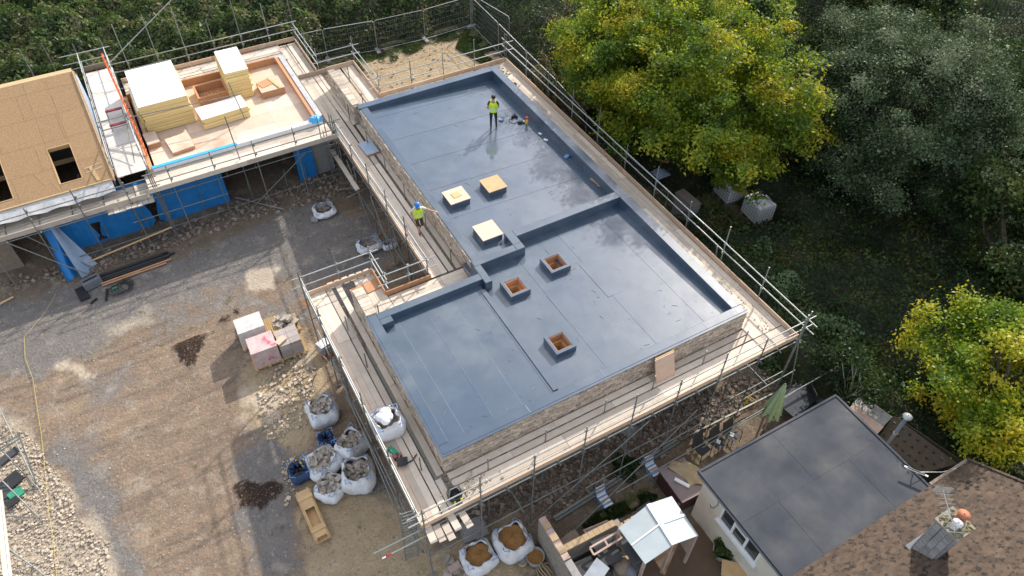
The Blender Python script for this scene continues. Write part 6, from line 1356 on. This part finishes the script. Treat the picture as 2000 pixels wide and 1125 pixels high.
    if vest:
        pe, ch = Vector(J['pel']), Vector(J['chest'])
        def sh(u, v):
            a = 6.2832*u; c = (pe+Vector((0, 0, -.02))).lerp(ch+Vector((0, 0, .10)), v); rx = .185+.03*math.sin(2.6*v)-.05*max(0, v-.8)*4; ry = .145+.012*math.sin(3*v)-.03*max(0, v-.8)*4
            rx *= 1+.03*math.sin(6*a+4*v); return (c.x+rx*math.cos(a), c.y+ry*math.sin(a), c.z)
        k = MB(); k.grid(sh, 28, 12); v1 = local(k).build('safety_vest', m_hivis, t, True)
        for v0 in (.16, .42):
            k = MB(); k.grid(lambda u, v: tuple((Vector(sh(u, v0+.085*v))-pe.lerp(ch, v0))*1.025+pe.lerp(ch, v0)), 28, 1); local(k).build('reflective_band', m_refl, v1, True)
        for s in (-1, 1):
            k = MB()
            for sy in (-1, 1): k.path([pe+Vector((s*.11, sy*.15, .22)), ch+Vector((s*.11, sy*.135, .0)), ch+Vector((s*.10, sy*.08, .135)), ch+Vector((s*.10, 0, .155))], .022, 6)
            local(k).build('shoulder_strap', m_hivis, v1, True)
    return t
J1 = dict(pel=(0, 0, .96), spine=(0, .01, 1.12), chest=(0, .02, 1.34), neck=(0, .03, 1.52), head=(.01, .05, 1.63), crown=(.01, .05, 1.70), sho_l=(-.19, .02, 1.42), elb_l=(-.27, -.06, 1.17), wri_l=(-.24, .12, 1.03), sho_r=(.19, .02, 1.42), elb_r=(.26, .02, 1.15), wri_r=(.22, .22, 1.10),
          hip_l=(-.10, 0, .90), kne_l=(-.12, .03, .50), ank_l=(-.12, -.06, .10), hip_r=(.10, 0, .90), kne_r=(.12, .05, .50), ank_r=(.13, .06, .10))
p = W(964, 248, 2.66); person('worker in a yellow vest and black trousers walking away across the upper roof', (p.x, p.y, zU(p.x, p.y)+.015), math.atan2(.86, .50), J1, dict(skin=m_skin, top=m_trous, leg=m_trous, hair=m_hair, boot=m_boot), 'hair')
J2 = dict(pel=(0, 0, .95), spine=(.0, .03, 1.11), chest=(.01, .06, 1.32), neck=(.02, .10, 1.49), head=(.02, .14, 1.60), crown=(.02, .13, 1.67), sho_l=(-.19, .06, 1.40), elb_l=(-.42, .10, 1.24), wri_l=(-.66, .16, 1.13), sho_r=(.19, .05, 1.40), elb_r=(.27, -.04, 1.14), wri_r=(.24, .08, .96),
          hip_l=(-.10, 0, .90), kne_l=(-.11, .10, .50), ank_l=(-.08, -.28, .30), toe_l=(0, .6, -.8), hip_r=(.10, 0, .90), kne_r=(.06, .08, .50), ank_r=(.04, .04, .10))
p = W(823, 455, DZ); person('worker in a blue helmet, yellow vest and shorts on the yard walkway', (p.x-.05, p.y, DZ+.012), math.atan2(-.95, -.15), J2, dict(skin=m_skin, top=m_tshirt, leg=m_short, hair=m_hair, boot=m_boot, shin='skin'), 'helmet')
# ================================================================ small things on the roof and walkways
def RU(px, py): p = W(px, py, 2.65); p.z = zU(p.x, p.y)+.016; return p
p = W(1003, 168, DZ); t = thing('metal_drum', 'grey metal drum with a dark rim on the walkway at the rear roof corner', 'drum', (p.x, p.y, DZ)); 
p = Vector((12.42, 17.75, DZ+.01)); MB().lathe([(.16, 0), (.17, .02), (.165, .2), (.172, .22), (.165, .24), (.165, .52), (.175, .54)], 18, p, False).build('body', m_steel, t, True); MB().lathe([(.175, .54), (.15, .545), (.14, .50), (.01, .49)], 18, p, False).build('rim', m_boot, t, True)
p = Vector((12.5, 17.1, DZ+.01)); MB().lathe([(.21, 0), (.22, .015), (.02, .02)], 18, p).build('drum_lid', m_white, None, label='round white lid lying beside the metal drum', cat='lid')
q = Vector((12.38, 15.05, DZ+.01)); t = thing('fire_extinguisher', 'red fire extinguisher standing on the tree-side walkway', 'fire extinguisher', tuple(q)); MB().lathe([(.075, 0), (.085, .03), (.085, .42), (.06, .5), (.03, .53)], 14, q).build('cylinder', m_red, t, True); MB().box(q+Vector((0, 0, .56)), (.05, .14, .05)).build('valve', m_black, t); MB().path([q+Vector((0, .05, .55)), q+Vector((.1, .08, .5)), q+Vector((.11, .05, .2))], .012, 5).build('hose', m_black, t)
p = RU(1029, 237); t = thing('gas_torch', 'red-topped yellow blowtorch cylinder on the upper roof', 'blowtorch', tuple(p)); MB().lathe([(.05, 0), (.055, .02), (.055, .22), (.03, .27)], 12, p).build('cylinder', m_yel, t, True); MB().lathe([(.06, .27), (.085, .30), (.08, .36), (.02, .38)], 12, p).build('collar', m_red, t, True)
def bits(name, label, px, parts, cat):
    p = RU(*px); t = thing(name, label, cat, tuple(p))
    for o, d, a, m in parts: MB().box(p+Vector(o), d, rotz(a)).build('piece', m, t)
bits('heat_gun', 'black heat gun lying behind the worker', (1003, 224), (((0, 0, .06), (.3, .1, .1), .6, m_black), ((.1, -.08, .05), (.08, .2, .07), .2, m_black)), 'heat gun')
bits('hand_roller', 'black roller tool beside the yellow blowtorch', (1016, 236), (((0, 0, .05), (.22, .12, .1), -.5, m_black), ((.18, -.05, .05), (.1, .1, .08), .3, m_steelb)), 'tool'); bits('wet_rag', 'pale green rag by the feet of the worker', (979, 231), (((0, 0, .04), (.2, .18, .07), .6, m_bluel), ((.06, .04, .07), (.12, .1, .05), .1, m_green)), 'rag')
bits('tool_heap', 'heap of tan tools and a blue rag in the roof corner', (1163, 350), (((0, 0, .04), (.16, .5, .06), .2, m_tan), ((.05, -.35, .04), (.2, .3, .05), .5, m_tan), ((.2, .05, .07), (.2, .2, .12), .1, m_strap)), 'tools')
bits('blue_rag', 'small blue rag by the roof kerb', (1107, 302), (((0, 0, .04), (.22, .16, .07), .4, m_strap),), 'rag'); bits('cable_socket', 'pale cable connector on the upper roof', (1066, 270), (((0, 0, .04), (.09, .2, .06), .5, m_white),), 'connector'); bits('cable_socket', 'pale cable plug near the blue rag on the roof', (1055, 258), (((0, 0, .04), (.08, .16, .06), .5, m_white),), 'connector')
MB().path([RU(*q)+Vector((0, 0, .02)) for q in ((1003, 224), (994, 230), (996, 236), (1005, 238), (1014, 232), (1028, 232), (1034, 240), (1045, 252), (1056, 262), (1068, 272), (1085, 285), (1107, 302), (1125, 322), (1140, 328), (1158, 328))], .014, 6).build('power_cable', m_cable, None, label='thin grey power cable looping along the right kerb of the upper roof', cat='cable')
# leaning boards on the front walkway
t = thing('leaning_boards', 'two pale boards leaning on the front stone wall', 'board', (8.1, -.4, DZ)); b0 = W(1278, 742, DZ+.02)
for i in range(2): MB().box((b0.x+.42-.05*i, -.28-.055*i, DZ+.49), (.80, .035, 1.0), Matrix.Rotation(-.30, 3, 'X')).build('board', m_ply if i else m_timber, t)
p = W(720, 290, DZ+.05); t = thing('foam_slab', 'silver-faced insulation slab on the yard walkway', 'insulation', (p.x, p.y, DZ)); MB().box((p.x, p.y, DZ+.06), (.62, 1.05, .09), rotz(.05)).build('foam_core', m_plyo, t); MB().box((p.x, p.y, DZ+.108), (.615, 1.045, .005), rotz(.05)).build('facing', m_bluel, t)
p = W(889, 972, DZ); t = thing('tool_bag', 'round black tool bag with yellow trim on the front walkway', 'tool bag', (p.x, p.y, DZ)); MB().lathe([(.19, .0), (.23, .1), (.22, .26), (.25, .3), (.2, .3), (.17, .1), (.01, .08)], 18, (p.x, p.y, DZ+.005), False).build('bag', m_black, t, True); [MB().box((p.x+dx, p.y-.215, DZ+.14), (.06, .03, .16)).build('trim', m_hivis, t) for dx in (-.1, .12)]; MB().path([(p.x-.18, p.y, DZ+.28), (p.x-.1, p.y+.1, DZ+.42), (p.x+.12, p.y+.1, DZ+.42), (p.x+.18, p.y, DZ+.28)], .018, 6).build('handle', m_block, t)
p = W(788, 905, DZ); t = thing('harness_bag', 'black and red harness heap on the shaded left walkway', 'harness', (p.x, p.y, DZ)); MB().rock((p.x, p.y, DZ+.1), .34, random.Random(2)).build('bundle', m_black, t); MB().rock((p.x-.12, p.y+.28, DZ+.08), .24, random.Random(3)).build('bundle', m_maroon, t); MB().path([(p.x, p.y-.1, DZ+.05), (p.x+.3, p.y-.05, DZ+.03), (p.x+.5, p.y+.08, DZ+.03)], .02, 5).build('strap', m_black, t); MB().bar((p.x-.1, p.y+.1, DZ+.2), (p.x+.05, p.y+.3, DZ+.2), .03, .03).build('strap', m_red, t)
p = W(770, 884, DZ); MB().bar((p.x-.08, p.y+.2, DZ+.07), (p.x+.1, p.y-.28, DZ+.07), .14, .12).build('green_bag', m_green, None, label='long green bag beside the harness heap', cat='bag')
p = W(925, 945, DZ); k = MB(); rng = random.Random(8)
for i in range(60): k.rock((p.x+rng.gauss(0, .35), p.y+rng.gauss(0, .16), DZ+.02), rng.uniform(.02, .09), rng)
k.build('stone_spill', m_gravel, None, label='spill of small stones on the front walkway', cat='stones', kind='stuff')
k = MB()
for i in range(70): k.rock((13.0+rng.gauss(0, .25), rng.uniform(-.6, 2.5), DZ+.015), rng.uniform(.02, .06), rng)
for i in range(40): k.rock((12.9+rng.gauss(0, .2), rng.uniform(19.2, 20.4), DZ+.02), rng.uniform(.04, .16), rng)
k.build('debris', m_gravel, None, label='mortar crumbs on the tree-side walkway', cat='debris', kind='stuff')
p = WG(640, 690); t = thing('brick_stack', 'small stack of bricks under the left walkway', 'bricks', (p.x, p.y, p.z))
for i in range(5):
    for j in range(3): MB().box((p.x+.23*j-.2, p.y+.02*i, p.z+.06+.09*i), (.215, .42, .08), rotz(.06*j)).build('brick', m_terra if i < 2 else m_blk, t)
MB().box((p.x, p.y+.15, p.z+.53), (.55, .4, .05), rotz(.3)).build('polystyrene_board', m_white, None, label='white foam board on the brick stack under the left walkway', cat='foam board')
